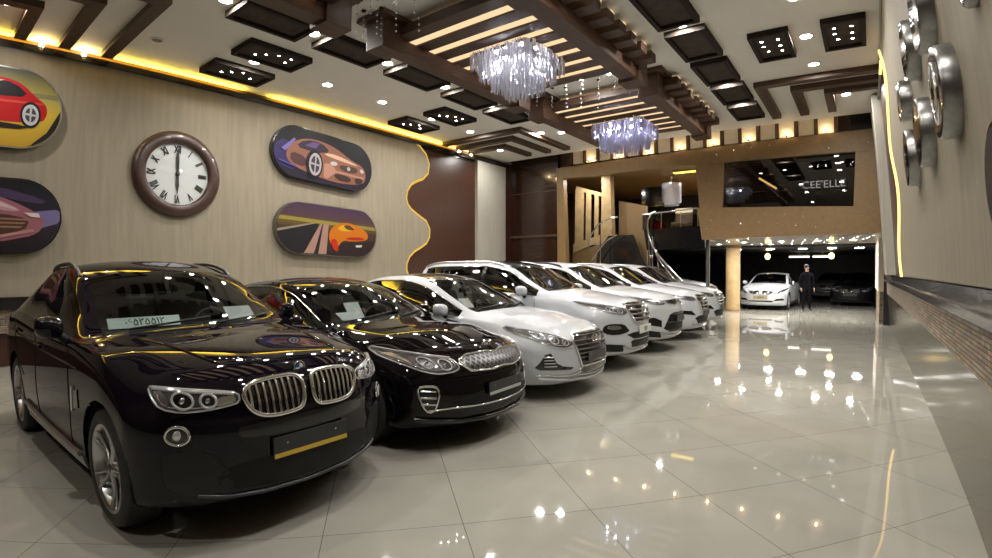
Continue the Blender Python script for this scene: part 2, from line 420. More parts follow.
struct(rslab(MB(), ZC-.16, ZC, YB, 15.4, .06).build('trim_12', M['blackwood']))
tag(MB().add([(rw(5.2)-.065, 10.7, 5.2), (rw(5.2)-.065, 11.4, 5.2), (rw(5.2)-.065, 11.4, 5.235), (rw(5.2)-.065, 10.7, 5.235), (rw(5.2)-.02, 10.7, 5.2), (rw(5.2)-.02, 11.4, 5.2), (rw(5.2)-.02, 11.4, 5.235), (rw(5.2)-.02, 10.7, 5.235)],
    [(0, 1, 2, 3), (7, 6, 5, 4), (0, 4, 5, 1), (3, 2, 6, 7), (0, 3, 7, 4), (1, 5, 6, 2)]).build('cove_light', M['warmled']), 'amber cove light under ceiling at top of right wall', 'light strip')
# wall behind the camera, mezzanine and garage shell
struct(MB().box(XL-.2, 1.2, YB-.2, YB, 0, ZC).build('wall_back', M['brown']))
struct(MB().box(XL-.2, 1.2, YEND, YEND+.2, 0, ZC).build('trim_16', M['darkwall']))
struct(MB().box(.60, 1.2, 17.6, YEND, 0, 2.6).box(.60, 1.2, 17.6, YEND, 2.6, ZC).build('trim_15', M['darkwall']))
struct(MB().box(.50, .60, 17.9, 21.4, 0, .95).build('trim_13', M['stone']))
struct(MB().box(.46, .60, 17.7, 21.4, .95, 2.5).build('trim_14', M['cream']))
soff = struct(MB().box(-4.1, .6, 15.62, 21.3, 2.50, 2.58).box(-8.6, -4.1, 17.6, 21.3, 2.50, 2.58).build('ceiling', M['soffit']))
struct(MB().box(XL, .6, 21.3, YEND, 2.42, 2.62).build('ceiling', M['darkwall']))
struct(MB().box(XL, .6, YFAC+.2, YEND, ZC-.5, ZC-.3).build('ceiling', M['gold']))
struct(MB().box(XL, .6, 15.62, YEND, 2.62, 2.68).build('trim_20', M['darkwall']) if False else MB().box(-8.6, .6, 17.62, YEND, 2.63, 2.72).build('trim_20', M['goldlt']))
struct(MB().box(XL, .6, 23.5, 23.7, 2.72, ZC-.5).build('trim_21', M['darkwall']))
# facade of the mezzanine
fz = MB()
fz.prism([(-8.88, 5.06), (.50, 5.125), (.50, 4.57), (-8.66, 4.70)], YFAC, YFAC+.30, 'y')     # beam
fz.prism([(-8.88, 5.0), (-8.62, 4.72), (-8.42, 0), (-8.80, 0)], YFAC+.012, YFAC+.25, 'y')         # left pier
fz.prism([(-4.23, 4.80), (-3.38, 4.76), (-3.45, 3.30), (-4.08, 3.30)], YFAC+.012, YFAC+.25, 'y')  # slanted pillar
fz.prism([(-4.16, 3.37), (.62, 3.15), (.62, 2.50), (-4.02, 2.44)], YFAC, YFAC+.22, 'y')      # parapet
fz.prism([(-.09, 4.70), (.50, 4.70), (.62, 3.1), (-.17, 3.12)], YFAC+.012, YFAC+.24, 'y')         # right pier
fac = struct(fz.build('wall_front', M['gold'], recalc=True))
struct(MB().prism([(-3.42, 4.74), (-.05, 4.64), (-.13, 3.13), (-3.48, 3.28)], YFAC+.10, YFAC+.115, 'y').build('window_1', M['winglass']))
struct(MB().box(-3.7, .3, 18.0, 18.1, 2.72, ZC-.5).build('trim_22', M['darkwall']))
for i, (x, z) in enumerate(((-2.6, 4.42), (-1.95, 4.46), (-1.25, 4.5), (-.45, 4.55))):  # glowing dots imitate lights reflected in the glazing
    t = empty('reflected_light_dot', (x, 16.6, z), 0, 'glowing dot for a light reflected in dark window, %s from the left' % ('first', 'second', 'third', 'fourth')[i], 'spotlight', 'glowing dots in the dark window')
    MB().lathe([(.0, .05), (.05, .05), (.05, .0)], 12).build('housing', M['steel'], t)
    MB().lathe([(.0, -.004), (.045, -.004), (.045, .02)], 12).build('lamp', M['sparkle'], t)
# glowing lettering behind the window imitates a reflected sign
def text_mesh(body, size, name, mat, parent=None, mtx=None, ext=.002, off=0.):
    cu = bpy.data.curves.new('txt', 'FONT'); cu.body = body; cu.size = size; cu.extrude = ext; cu.offset = off; cu.align_x = 'CENTER'; cu.align_y = 'CENTER'
    tmp = bpy.data.objects.new('txt', cu); COL.objects.link(tmp)
    dg = bpy.context.evaluated_depsgraph_get(); dg.update()
    me = bpy.data.meshes.new_from_object(tmp.evaluated_get(dg))
    bpy.data.objects.remove(tmp)
    if mtx: me.transform(mtx)
    me.materials.clear(); me.materials.append(mat); me.name = name
    o = bpy.data.objects.new(name, me); COL.objects.link(o)
    if parent: o.parent = parent
    return o
rx90 = Matrix.Rotation(PI/2, 4, 'X')
t = empty('sign_reflection', (-.95, 17.0, 4.02), 0, 'small white glowing lettering for a sign reflected in right half of dark window', 'sign')
text_mesh("CEE'ELLE", .30, 'lettering', M['signglow'], t, rx90)
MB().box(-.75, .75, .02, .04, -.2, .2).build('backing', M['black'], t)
o = empty('tube_lamp', (-2.5, 17.2, ZC-.5))
MB().tube([(-.25, 0, -.54), (.25, 0, -.90)], .03, 8).build('tube', M['amberlamp'], o)
MB().tube([(-.2, 0, -.56), (-.2, 0, 0)], .008, 6).build('cord', M['black'], o)
tag(o, 'slanted amber tube lamp behind left half of dark window', 'lamp')
# small studs on the facade
for i in range(22):
    x = -3.9+4.3*((i*.37) % 1); z = [2.75, 3.02, 4.85][i % 3]+.12*math.sin(i*2.3)
    o = MB().lathe([(0, -.012), (.022, -.006), (.025, 0)], 8, 'y').build('stud', M['chrome'], fac)
    o.location = (x, YFAC, z)
# frieze between beam and ceiling: cream panels, dark blocks, wall lamps
xs = [-.77-.97*k for k in range(8)]
names8 = ['rightmost', 'second from the right', 'third from the right', 'fourth from the right', 'fifth from the right', 'sixth from the right', 'seventh from the right', 'leftmost']
struct(MB().box(XL, .55, YFAC+.22, YFAC+.3, 5.05, 5.66).build('trim_23', M['walnutx']))
fr_ = empty('frieze', (0, 0, 0), 0, 'frieze of cream panels and dark blocks along top of gold facade', 'frieze')
for k, x in enumerate(xs):
    MB().box(x-.19, x+.19, YFAC, YFAC+.215, 5.125, 5.65).build('panel', M['cream'], fr_)
    t = empty('wall_lamp', (x, YFAC, 5.14), 0, 'small warm wall lamp on cream frieze panel, %s over the gold facade' % names8[k], 'wall lamp', 'frieze wall lamps')
    MB().lathe([(.022, .0), (.026, .05), (.018, .055), (0, .055)], 14, c=(0, -.12, .02)).build('bulb', M['sconce'], t)
    MB().lathe([(.0, .0), (.036, .0), (.030, .03)], 14, c=(0, -.12, .0)).box(-.012, .012, -.12, 0, .0, .02).build('bracket', M['steel'], t)
    if x-.48 > -8.7: MB().box(x-.48-.19, x-.48+.19, YFAC, YFAC+.215, 5.125, 5.65).build('panel', M['cream'], fr_)
for k, x in enumerate([-.77+.24]+[v for q_ in xs for v in (q_-.24, q_-.73)]):
    if x < -8.5: continue
    MB().box(x-.045, x+.045, YFAC-.05, YFAC+.215, 5.125, 5.65).build('block', M['walnutx'], fr_)
MB().box(-.18, .38, YFAC-.02, YFAC+.21, 5.125, 5.65).build('dark_end_block', M['black'], fr_)

# mezzanine opening: balcony, screen, post, rails
t = empty('balcony', (-4.9, 15.6, 2.2), 0, 'black balcony front with chrome top rail left of slanted pillar', 'balcony')
MB().prism([(-.95, .62), (.83, .66), (.92, .03), (-.85, -.02)], 0, .10, 'y').build('fascia', M['gloss'], t)
MB().tube([(-1.0, .02, 1.10), (.72, .02, 1.19)], .022, 8).build('top_rail', M['chrome'], t)
for x in (-1.0, -.4, .2, .7):
    MB().tube([(x, .02, .6), (x, .02, 1.12)], .014, 6).build('baluster', M['chrome'], t)
MB().box(-1.0, .72, .015, .025, .62, 1.08).build('glass_panel', M['winglass'], t)
t = empty('handrail', (-6, 15.36, 0), 0, 'curved chrome stair handrail sweeping down from balcony to parked cars', 'handrail')
pts = [(.62, 0, 3.34), (.48, 0, 3.30), (.38, 0, 3.1), (.36, 0, 2.9), (.40, 0, 2.6), (.50, 0, 2.32), (.68, 0, 2.05), (.95, 0, 1.72), (1.28, 0, 1.38), (1.65, 0, 1.0)]
MB().tube(pts, .032, 8).build('rail', M['chrome'], t)
MB().tube([(p[0]+.14, .02, p[2]-.32) for p in pts[3:]], .022, 8).build('rail', M['chrome'], t)
for p in pts[4:]:
    MB().tube([(p[0], 0, p[2]), (p[0]+.04, 0, max(0, p[2]-.95))], .014, 6).build('baluster', M['chrome'], t)
t = empty('handrail', (-7.6, 16.2, 0), 0, 'small chrome stair handrail in front of light wooden slat screen', 'handrail')
MB().tube([(-.45, 0, 2.35), (-.38, 0, 2.75), (-.1, 0, 3.12), (.3, 0, 3.3), (.62, 0, 3.34)], .026, 8).build('rail', M['chrome'], t)
MB().tube([(-.3, 0, 1.9), (-.1, 0, 2.2), (.22, 0, 2.55), (.6, 0, 2.75)], .026, 8).build('rail', M['chrome'], t)
MB().tube([(-.3, 0, .0), (-.3, 0, 1.95)], .02, 8).build('baluster', M['chrome'], t)
MB().tube([(.0, 0, .9), (.0, 0, 3.2)], .02, 8).build('baluster', M['chrome'], t)
# stair carcass: black side and treads
t = empty('staircase', (-6.9, 16.6, 0), 0, 'dark staircase with black side rising under the wooden parapet', 'staircase')
MB().prism([(-1.3, 0), (1.6, 0), (1.6, .2), (.6, 2.05), (.3, 2.75), (-.6, 2.75), (-1.0, 2.2)], 0, .08, 'y').build('side_panel', M['gloss'], t)
for k in range(8):
    MB().box(-.4+.22*k, -.1+.22*k, .08, .42, 2.2-.27*k, 2.25-.27*k).build('tread', M['walnutx'], t)
t = empty('slat_screen', (-8.45, 16.95, 2.0), 0, 'light wooden slat screen beside left facade pier', 'screen')
MB().prism([(-.60, .20), (.60, .62), (.60, .86), (-.60, .52)], 0, .07, 'y').build('bottom_rail', M['goldlt'], t)
MB().prism([(-.48, 2.66), (.60, 2.30), (.60, 2.18), (-.48, 2.50)], 0, .07, 'y').build('top_rail', M['goldlt'], t)
for x, wd in ((-.52, .34), (-.08, .2), (.26, .16), (.53, .10)):
    MB().prism([(x-.02, .5), (x+wd-.02, .5+wd*.2), (x+wd, 2.40-(x+wd)*.33), (x, 2.40-x*.33)], .005, .06, 'y').build('slat', M['goldlt'], t)
MB().prism([(-.62, -1.9), (.5, -1.9), (.5, .5), (-.62, .22)], .02, .06, 'y').build('base_panel', M['gold'], t)
o = MB().prism([(-7.83, 4.9), (-7.5, 4.9), (-7.33, 0), (-7.68, 0)], 16.75, 17.05, 'y').build('square_post', M['goldlt']); tag(o, 'light gold square post beside the slat screen', 'post')
o = MB().prism([(-7.3, 4.0), (-6.3, 3.75), (-6.25, 0), (-7.3, 0)], 17.06, 17.16, 'y').build('stair_parapet', M['gold']); tag(o, 'golden brown stair parapet right of the gold post', 'parapet')
o = MB().box(-7.2, -6.2, 19.0, 19.06, 3.95, 4.7).build('wall_screen', M['gloss']); tag(o, 'dark wall mounted screen above golden stair parapet', 'screen')
t = empty('flower_chair', (-5.35, 17.9, 2.72), 0, 'pale framed armchair behind balcony glass on mezzanine', 'chair')
MB().box(-.3, .3, -.3, .3, .38, .48, bev=.03).build('seat', M['cream'], t)
MB().box(-.3, .3, .24, .32, .48, 1.0, bev=.03).build('backrest', M['cream'], t)
for x in (-.27, .27):
    for y in (-.27, .27): MB().box(x-.025, x+.025, y-.025, y+.025, 0, .38).build('leg', M['goldlt'], t)
for i, (x0, x1, y, lab, mt) in enumerate(((-5.55, -4.65, 17.6, 'long yellow ceiling light on mezzanine left of slanted pillar', 'yellowlamp'), (-4.35, -3.95, 17.2, 'short yellow ceiling light on mezzanine touching slanted pillar', 'yellowlamp'), (-5.1, -4.4, 19.6, 'white ceiling light deep inside mezzanine opening', 'garagelamp'))):
    t = empty('ceiling_light', ((x0+x1)/2, y, ZC-.5), 0, lab, 'light'); hw = (x1-x0)/2
    MB().box(-hw, hw, -.16, .16, -.05, 0).build('frame', M['goldlt'], t)
    MB().box(-hw+.03, hw-.03, -.13, .13, -.06, -.04).build('diffuser', M[mt], t)
t = empty('pendant_chandelier', (-5.9, 18.5, ZC-.5), 0, 'small crystal drum pendant hanging inside mezzanine opening', 'chandelier')
MB().lathe([(.05, 0), (.05, -.03), (.01, -.03), (.01, -.25)], 12).build('stem', M['chrome'], t)
MB().lathe([(.34, -.25), (.34, -.95)], 28).lathe([(.26, -.25), (.26, -1.05)], 24).build('crystal_drum', M['crystal'], t)
MB().ball((0, 0, -.5), .05).build('bulb', M['yellowlamp'], t)
# columns under the mezzanine
t = empty('column', (-4.30, 21.0, 0), 0, 'round orange beige column beside white sedan under mezzanine', 'column')
MB().lathe([(.26, 0), (.26, 2.5)], 28).build('shaft', M['goldlt'], t)
MB().lathe([(.29, 0), (.29, .08), (.265, .09)], 28).lathe([(.265, 2.40), (.30, 2.42), (.30, 2.5)], 28).build('collar', M['gold'], t)
o = MB().lathe([(.06, 0), (.06, 2.5)], 16).build('steel_post', M['steel']); o.location = (-4.0, 16.0, 0); tag(o, 'slim steel post under left end of gold facade', 'post')
# star dots: reflected glints made as glowing parts of the soffit
for i in range(44):
    x = -3.9+4.3*((i*.618) % 1); y = 15.9+4.9*((i*.383+.11*(i % 5)) % 1)
    o = MB().lathe([(0, -.006), (.008, -.004), (.010, 0)], 8).build('soffit_sparkle', M['sparkle'], soff); o.location = (x, y, 2.50)
# garage lights
for i, (x, y) in enumerate(((-4.45, 22.5), (-3.19, 22.5), (-2.0, 22.5), (-.98, 22.5), (-.04, 22.5))):
    t = empty('garage_light', (x, y, 2.43), 0, 'round white garage ceiling light, %s from the left' % ('first', 'second', 'third', 'fourth', 'fifth')[i], 'light', 'round garage lights')
    MB().lathe([(0, 0), (.20, 0), (.20, -.03), (.17, -.04)], 24).build('ring', M['steel'], t)
    MB().lathe([(0, -.05), (.12, -.048), (.17, -.035)], 24).build('diffuser', M['garagelamp'], t)
for x, lab in ((-3.72, 'amber glass pendant lamp above white sedan in garage'), (-1.13, 'amber glass pendant lamp above dark car in garage')):
    t = empty('pendant_lamp', (x, 25.5, 2.42), 0, lab, 'pendant lamp', 'amber pendants in the garage')
    MB().tube([(0, 0, 0), (0, 0, -.10)], .01, 6).build('cord', M['black'], t)
    MB().lathe([(.02, -.10), (.10, -.16), (.12, -.26), (.08, -.36), (0, -.38)], 16).build('glass_globe', M['amberlamp'], t)
for x0, x1, lab in ((-3.1, -2.2, 'long warm fluorescent tube at back of garage, left one'), (-2.05, -1.2, 'long warm fluorescent tube at back of garage, right one')):
    t = empty('fluorescent_lamp', ((x0+x1)/2, 28, 2.205), 0, lab, 'light'); hw = (x1-x0)/2
    MB().tube([(-hw, 0, 0), (hw, 0, 0)], .035, 8).build('tube', M['tube'], t)
    MB().box(-hw, hw, -.05, .05, .05, .10).box(-.02, .02, -.02, .02, .10, .225).build('fitting', M['steel'], t)

# ------------------------------------------------------------------ ceiling features
ordn = ['first', 'second', 'third', 'fourth', 'fifth', 'sixth', 'seventh', 'eighth', 'ninth', 'tenth']
def ceil_panel(x0, x1, y0, y1, label, group, spots=()):
    t = empty('ceiling_panel', ((x0+x1)/2, (y0+y1)/2, ZC), 0, label, 'ceiling panel', group)
    a, b = (x1-x0)/2, (y1-y0)/2
    fr = MB(); wd = .07
    for q_ in ((-a, a, -b, -b+wd), (-a, a, b-wd, b), (-a, -a+wd, -b+wd, b-wd), (a-wd, a, -b+wd, b-wd)): fr.box(*q_, -.10, 0)
    fr.build('frame', M['panel'], t)
    MB().box(-a+wd, a-wd, -b+wd, b-wd, -.045, -.005).build('inset', M['panelin'], t)
    for (sx, sy) in spots:
        s = MB().lathe([(.032, -.045), (.032, -.058), (.024, -.06)], 12, c=(sx, sy, 0)).build('spot', M['chrome'], t)
        MB().lathe([(0, -.0575), (.024, -.0575), (.024, -.05)], 12, c=(sx, sy, 0)).build('lamp', M['spot'], s)
Y5 = [1.95, 3.46, 4.98, 6.58, 8.20, 9.68, 11.15]
for i, y in enumerate(Y5[1:6]):
    ceil_panel(-7.63, -6.95, y, y+1.2, 'plain dark ceiling panel in row along left pergola posts, %s from the near end' % ordn[i], 'left row of plain ceiling panels')
for i, y in enumerate([6.72, 8.20, 9.68, 11.15, 12.64]):
    ceil_panel(-2.71, -2.05, y, y+1.22, 'plain dark ceiling panel in row right of pergola, %s from the near end' % ordn[i], 'right row of plain ceiling panels')
S5 = [(-.13, -.26), (.0, -.12), (.12, .06), (-.08, .30), (.13, .30)]
S6 = [(-.14, -.05), (-.14, -.28), (.12, .26), (.12, .02), (.12, -.26), (-.1, .2)]
for (x0, x1, y0, lab, sp) in ((-10.15, -9.42, 4.15, 'dark ceiling panel with spotlights next to left cove, nearer one above clock', S5[:4]), (-10.15, -9.42, 8.92, 'dark ceiling panel with spotlights next to left cove, farther one', S5[:4]),
        (-8.90, -8.17, 4.18, 'dark ceiling panel with spotlights second from left wall, nearer one', S5), (-8.90, -8.17, 8.95, 'dark ceiling panel with spotlights second from left wall, farther one', S5),
        (-1.56, -.93, 8.95, 'dark ceiling panel with spotlights right of a plain panel row', S6), (-.46, .19, 8.95, 'dark ceiling panel with spotlights close to right wall', S6)):
    ceil_panel(x0, x1, y0, y0+1.19, lab, 'ceiling panels with spotlights', sp)
def downlight(x, y, label, lit=True, z=ZC):
    t = empty('downlight', (x, y, z), 0, label, 'downlight', 'recessed downlights')
    MB().lathe([(.085, 0), (.115, 0), (.118, -.012), (.09, -.016), (.085, -.006)], 24).build('trim_ring', M['white'], t)
    MB().lathe([(0, -.012), (.085, -.009)], 24).build('lamp', M['downlight' if lit else 'steel'], t)
DL = [(-7.28, 3.30, 'between the first plain panels of left row'), (-7.28, 4.80, 'between first and second plain panels of left row'), (-7.3, 6.40, 'between second and third plain panels of left row'), (-7.3, 7.99, 'between third and fourth plain panels of left row'), (-7.3, 9.54, 'between fourth and fifth plain panels of left row'),
      (-9.12, 4.74, 'between the two nearer spotlight panels on the left'), (-9.12, 6.36, 'left ceiling, nearer of the pair without panels'), (-9.10, 7.83, 'left ceiling, farther of the pair without panels'), (-9.11, 9.50, 'between the two farther spotlight panels on the left'), (-9.12, 11.02, 'in front of the left striped ceiling corner'), (-9.75, 13.30, 'inside the left striped ceiling corner'),
      (-2.38, 8.06, 'between first and second plain panels of right row'), (-2.38, 11.02, 'between third and fourth plain panels of right row'), (-2.38, 12.50, 'between fourth and last plain panels of right row'),
      (-.71, 8.0, 'right ceiling near right wall, before the spotlight panels'), (-.71, 9.50, 'between the two spotlight panels on the right'), (-.71, 10.9, 'in front of the right striped ceiling corner'), (-.22, 13.12, 'inside the right striped ceiling corner'),
      (-4.78, 9.25, 'between the two pergola frames'), (-7.6, 12.3, 'left of the second pergola frame, nearer one'), (-7.1, 12.6, 'left of the second pergola frame, farther one'),
      (-8.2, 16.45, 'XX'),
      (-9.4, .85, 'beside the nearest striped beams at left edge'),
      (-.71, 5.0, 'overhead out of view, right'), (-.71, 2.0, 'overhead out of view, near right'), (-2.38, 5.0, 'overhead out of view, center right'), (-2.38, 2.2, 'overhead out of view, center'), (-4.8, .2, 'overhead out of view, middle'), (-2.4, -2.2, 'overhead out of view, near the back wall')]  # overhead ones are unseen lamps put in to light the hall
for x, y, lab in DL:
    if lab == 'XX': continue
    downlight(x, y, 'round white downlight ' + lab)
for x, y, lab in ((-3.45, 18.6, 'first from the column'), (-2.3, 18.6, 'second from the column'), (-1.2, 18.6, 'third from the column'), (-.2, 18.6, 'beside right wall'), (-4.5, 19.6, 'just in front of the column'), (-2.9, 20.6, 'over nose of white sedan'), (-.9, 20.6, 'over the garage entrance')):
    downlight(x, y, 'added round downlight in soffit under mezzanine, ' + lab, True, 2.50)  # lamps added to brighten the floor and column under the mezzanine
downlight(-4.9, 18.6, 'added round downlight deep in mezzanine ceiling', True, ZC-.5)  # lamps added here to brighten the mezzanine opening
downlight(-8.15, 16.3, 'added round downlight in mezzanine ceiling above the slat screen', True, ZC-.5)  # added to light the slat screen
downlight(-5.6, 16.6, 'added round downlight in mezzanine ceiling above the balcony', True, ZC-.5)
downlight(-2.38, 9.53, 'unlit round downlight between second and third plain panels of right row', False)
downlight(-9.4, 3.1, 'unlit round downlight above the clock', False)
# striped corner beams (three nested L shapes)
def chevron(legs, group, labs):
    for (x0, x1, yc, ye, wd), lab in zip(legs, labs):
        # from wall x0 to the corner x1 at y=yc, then along y to ye
        s = 1 if x1 > x0 else -1; d = 1 if ye > yc else -1
        p = [(x0, yc), (x1, yc), (x1, ye), (x1-s*wd, ye), (x1-s*wd, yc+d*wd), (x0, yc+d*wd)]
        o = MB().prism(p, ZC-.11, ZC-.002, 'z').build('corner_beam', M['walnutx']); tag(o, lab, 'ceiling beam', group)
nm = ['outer', 'middle', 'inner']
chevron([(-10.55, -7.70, 11.42, 14.2, .20), (-10.55, -8.38, 12.05, 14.2, .20), (-10.55, -9.12, 12.68, 14.2, .20)], 'far left striped corner', ['dark L shaped ceiling beam in far left corner, %s of three' % q_ for q_ in nm])
chevron([(.40, -1.90, 11.42, 14.1, .20), (.40, -1.26, 12.0, 14.1, .20), (.40, -.64, 12.5, 14.1, .18)], 'far right striped corner', ['dark L shaped ceiling beam in far right corner, %s of three' % q_ for q_ in nm])
chevron([(-10.55, -7.72, 2.72, -.1, .20), (-10.55, -8.35, 2.02, -.1, .20), (-10.55, -9.05, 1.32, -.1, .20)], 'near left striped corner', ['dark L shaped ceiling beam at upper left edge, %s of three' % q_ for q_ in nm])
for i, (y, lab) in enumerate(((1.58, 'small bright cove lamp between striped beams at upper left, nearer'), (2.27, 'small bright cove lamp between striped beams at upper left, farther'), (12.35, 'small bright cove lamp above brown panel, left one'), (12.95, 'small bright cove lamp above brown panel, right one'))):
    t = empty('cove_lamp', (XL+.14, y, 5.27), 0, lab, 'lamp', 'cove lamps')
    MB().lathe([(.03, -.02), (.03, .03)], 12).build('holder', M['steel'], t)
    MB().ball((0, 0, .06), .042, sub=2).build('bulb', M['sconce'], t)
# pergola frames
def pergola(y0, y1, lab, n):
    t = empty('ceiling_pergola', (-4.78, (y0+y1)/2, ZC), 0, lab, 'pergola', 'ceiling pergolas')
    h = (y1-y0)/2
    xl, xr = -1.27, 1.27
    for x in (xl, xr):
        MB().box(x-.15, x+.15, -h-.05, h+.05, -.47, -.26, bev=.012).build('beam', M['walnut'], t)
        for y in (-h+.05, h-.05):
            MB().box(x-.20, x+.20, y-.21, y+.21, -.52, 0, bev=.012).build('post', M['walnut'], t)
            MB().box(x-.32, x+.32, y-.31, y+.31, -.075, -.002, bev=.01).build('cap', M['walnut'], t)
    k = 0
    ys = np.linspace(-h+.30, h-.30, n)
    for y in ys:
        MB().box(xl-.48, xr+.48, y-.125, y+.125, -.262, -.11, bev=.008).build('slat', M['walnutx'], t)
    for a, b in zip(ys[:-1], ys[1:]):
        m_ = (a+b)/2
        MB().box(xl+.1, xr-.1, m_-.088, m_+.088, -.235, -.195).build('lit_ceiling_strip', M['slatglow'], t)  # lit ceiling between slats, imitated by a glowing strip
        MB().box(xr+.2, xr+.42, m_-.05, m_+.05, -.05, -.02).build('lit_ceiling_strip', M['slatglow'], t)
    return t
pergola(.70, 4.30, 'dark wooden ceiling pergola nearest of the three', 8)
pergola(5.20, 8.90, 'dark wooden ceiling pergola above first chandelier', 8)
pergola(9.75, 13.50, 'dark wooden ceiling pergola above second, violet chandelier', 8)
# chandeliers
def chandelier(x, y, ztop, half, tiers, lab, cm, bmt, seed):
    rn = random.Random(seed)
    t = empty('crystal_chandelier', (x, y, ZC), 0, lab, 'chandelier')
    zt = ztop-ZC
    MB().box(-half*.9, half*.9, -half*.9, half*.9, zt-.02, zt+.03, bev=.008).build('frame', M['chrome'], t)
    for sx in (-1, 1):
        for sy in (-1, 1):
            MB().tube([(sx*half*.6, sy*half*.6, zt), (sx*half*.6, sy*half*.6, -.01)], .012, 6).build('suspension', M['chrome'], t)
    c = MB()
    for (hf, za, zb, step) in tiers:
        n = int(2*hf/step)
        for i in range(n+1):
            for j in range(n+1):
                if 0 < i < n and 0 < j < n and (i % 3 or j % 3): continue
                px, py = -hf+2*hf*i/n, -hf+2*hf*j/n
                px += rn.uniform(-.012, .012); py += rn.uniform(-.012, .012)
                # rounded corners
                if abs(px) > hf*.86 and abs(py) > hf*.86: px *= .93; py *= .93
                L_ = (za-zb)*rn.uniform(.85, 1.05); z = za-ZC+rn.uniform(-.02, .02); r = .011
                a = rn.uniform(0, 1.5)
                ring = [(px+r*math.cos(a+k*PI/2), py+r*math.sin(a+k*PI/2)) for k in range(4)]
                vs = [(p[0], p[1], z) for p in ring]+[(p[0], p[1], z-L_*.85) for p in ring]+[(px, py, z-L_)]
                c.add(vs, [(0, 1, 5, 4), (1, 2, 6, 5), (2, 3, 7, 6), (3, 0, 4, 7), (4, 5, 8), (5, 6, 8), (6, 7, 8), (7, 4, 8)])
    tag(c.build('crystal_strands', cm, t), kind='stuff')
    for k in range(8):
        a = 2*PI*k/8
        MB().ball((half*.62*math.cos(a), half*.62*math.sin(a), zt-.12), .035, sub=2).build('bulb', bmt, t)
    return t
chandelier(-4.80, 7.05, 5.10, .58, [(.60, 5.10, 4.83, .034), (.49, 4.98, 4.66, .034), (.33, 4.80, 4.47, .034)], 'large clear crystal chandelier under the nearer pergola', M['crystal'], M['bulb'], 3)
chandelier(-4.85, 11.70, 5.02, .60, [(.63, 5.02, 4.68, .036), (.48, 4.82, 4.40, .036)], 'violet tinted crystal chandelier under the farther pergola', M['crystal2'], M['bulb2'], 5)
# hanging crystal strands between the pergolas and above the camera
for (cx_, cy_, nx, sx_, sy_, lab, grp) in ((-4.75, 9.28, 14, 1.0, .30, 'thin crystal bead strand hanging between the two pergolas', 'crystal strands between pergolas'), (-5.4, 4.72, 12, .9, .28, 'thin crystal bead strand hanging near top edge of picture', 'crystal strands near the camera')):
    rn = random.Random(11)
    for k in range(nx):
        x = cx_-sx_+2*sx_*(k+.5+rn.uniform(-.15, .15))/nx; y = cy_+sy_*(-.8+1.6*((k*3) % 5)/4); l = rn.uniform(.25, .6)
        t = empty('crystal_strand', (x, y, ZC), 0, lab, 'crystal strand', grp)
        MB().tube([(0, 0, 0), (0, 0, -l)], .0012, 4).build('wire', M['steel'], t)
        for q_ in range(4): MB().ball((0, 0, -l+q_*.09), .016, sub=1).build('bead', M['crystal'], t)
        MB().lathe([(0, -.03), (.035, -.02), (.035, 0)], 10).build('holder', M['black'], t)
for i, (x, y) in enumerate(((-4.9, 9.2), (-4.2, 9.35), (-5.3, 4.7))):
    t = empty('strand_spot', (x, y, ZC), 0, 'tiny spotlight among hanging crystal strands, %s' % ('left of the gap lamp', 'right of the gap lamp', 'near top edge')[i], 'spotlight')
    MB().lathe([(0, -.03), (.03, -.025), (.03, 0)], 10).build('lamp', M['spot'], t)

# ------------------------------------------------------------------ wall decor, left
def stadium(L, H, n=20):
    r = H/2; a = L/2-r
    return [(a+r*math.cos(t_), r*math.sin(t_)) for t_ in np.linspace(-PI/2, PI/2, n)]+[(-a+r*math.cos(t_), r*math.sin(t_)) for t_ in np.linspace(PI/2, 3*PI/2, n)]
def clip_stad(p, L, H):
    r = H/2-.03; a = L/2-H/2
    x, z = p; x0 = max(-a, min(a, x)); d = math.hypot(x-x0, z)
    if d > r: return (x0+(x-x0)*r/d, z*r/d)
    return p
CL = {}
def flat(c, rough=.35):
    c = tuple(.62*v**1.15 for v in c); k = tuple(round(v, 3) for v in c)
    if k not in CL: CL[k] = pbr('print_colour', c, .5, spec=.25)
    return CL[k]
def grad(name, stops, axis=1):
    kk = .8 if 'yellow' in name else .45 if 'road' in name else .20
    stops = [(p, tuple(v*kk for v in c)) for p, c in stops]
    m, nt, b = nodes(name); N = nt.nodes.new
    tc = N('ShaderNodeTexCoord'); sp = N('ShaderNodeSeparateXYZ'); nt.links.new(tc.outputs['Generated'], sp.inputs[0])
    r = N('ShaderNodeValToRGB'); nt.links.new(sp.outputs[axis], r.inputs[0])
    el = r.color_ramp.elements
    el[0].position, el[0].color = stops[0][0], (*stops[0][1], 1); el[1].position, el[1].color = stops[-1][0], (*stops[-1][1], 1)
    for p, c in stops[1:-1]:
        e = el.new(p); e.color = (*c, 1)
    nt.links.new(r.outputs[0], b.inputs['Base Color']); b.inputs['Roughness'].default_value = .5; b.inputs['Specular IOR Level'].default_value = .25
    return m
def chaikin(p, it=2, closed=True):
    for _ in range(it):
        q_ = []
        n = len(p)
        for i in range(n if closed else n-1):
            a, b = p[i], p[(i+1) % n]
            q_ += [(a[0]*.75+b[0]*.25, a[1]*.75+b[1]*.25), (a[0]*.25+b[0]*.75, a[1]*.25+b[1]*.75)]
        if not closed: q_ = [p[0]]+q_+[p[-1]]
        p = q_
    return p
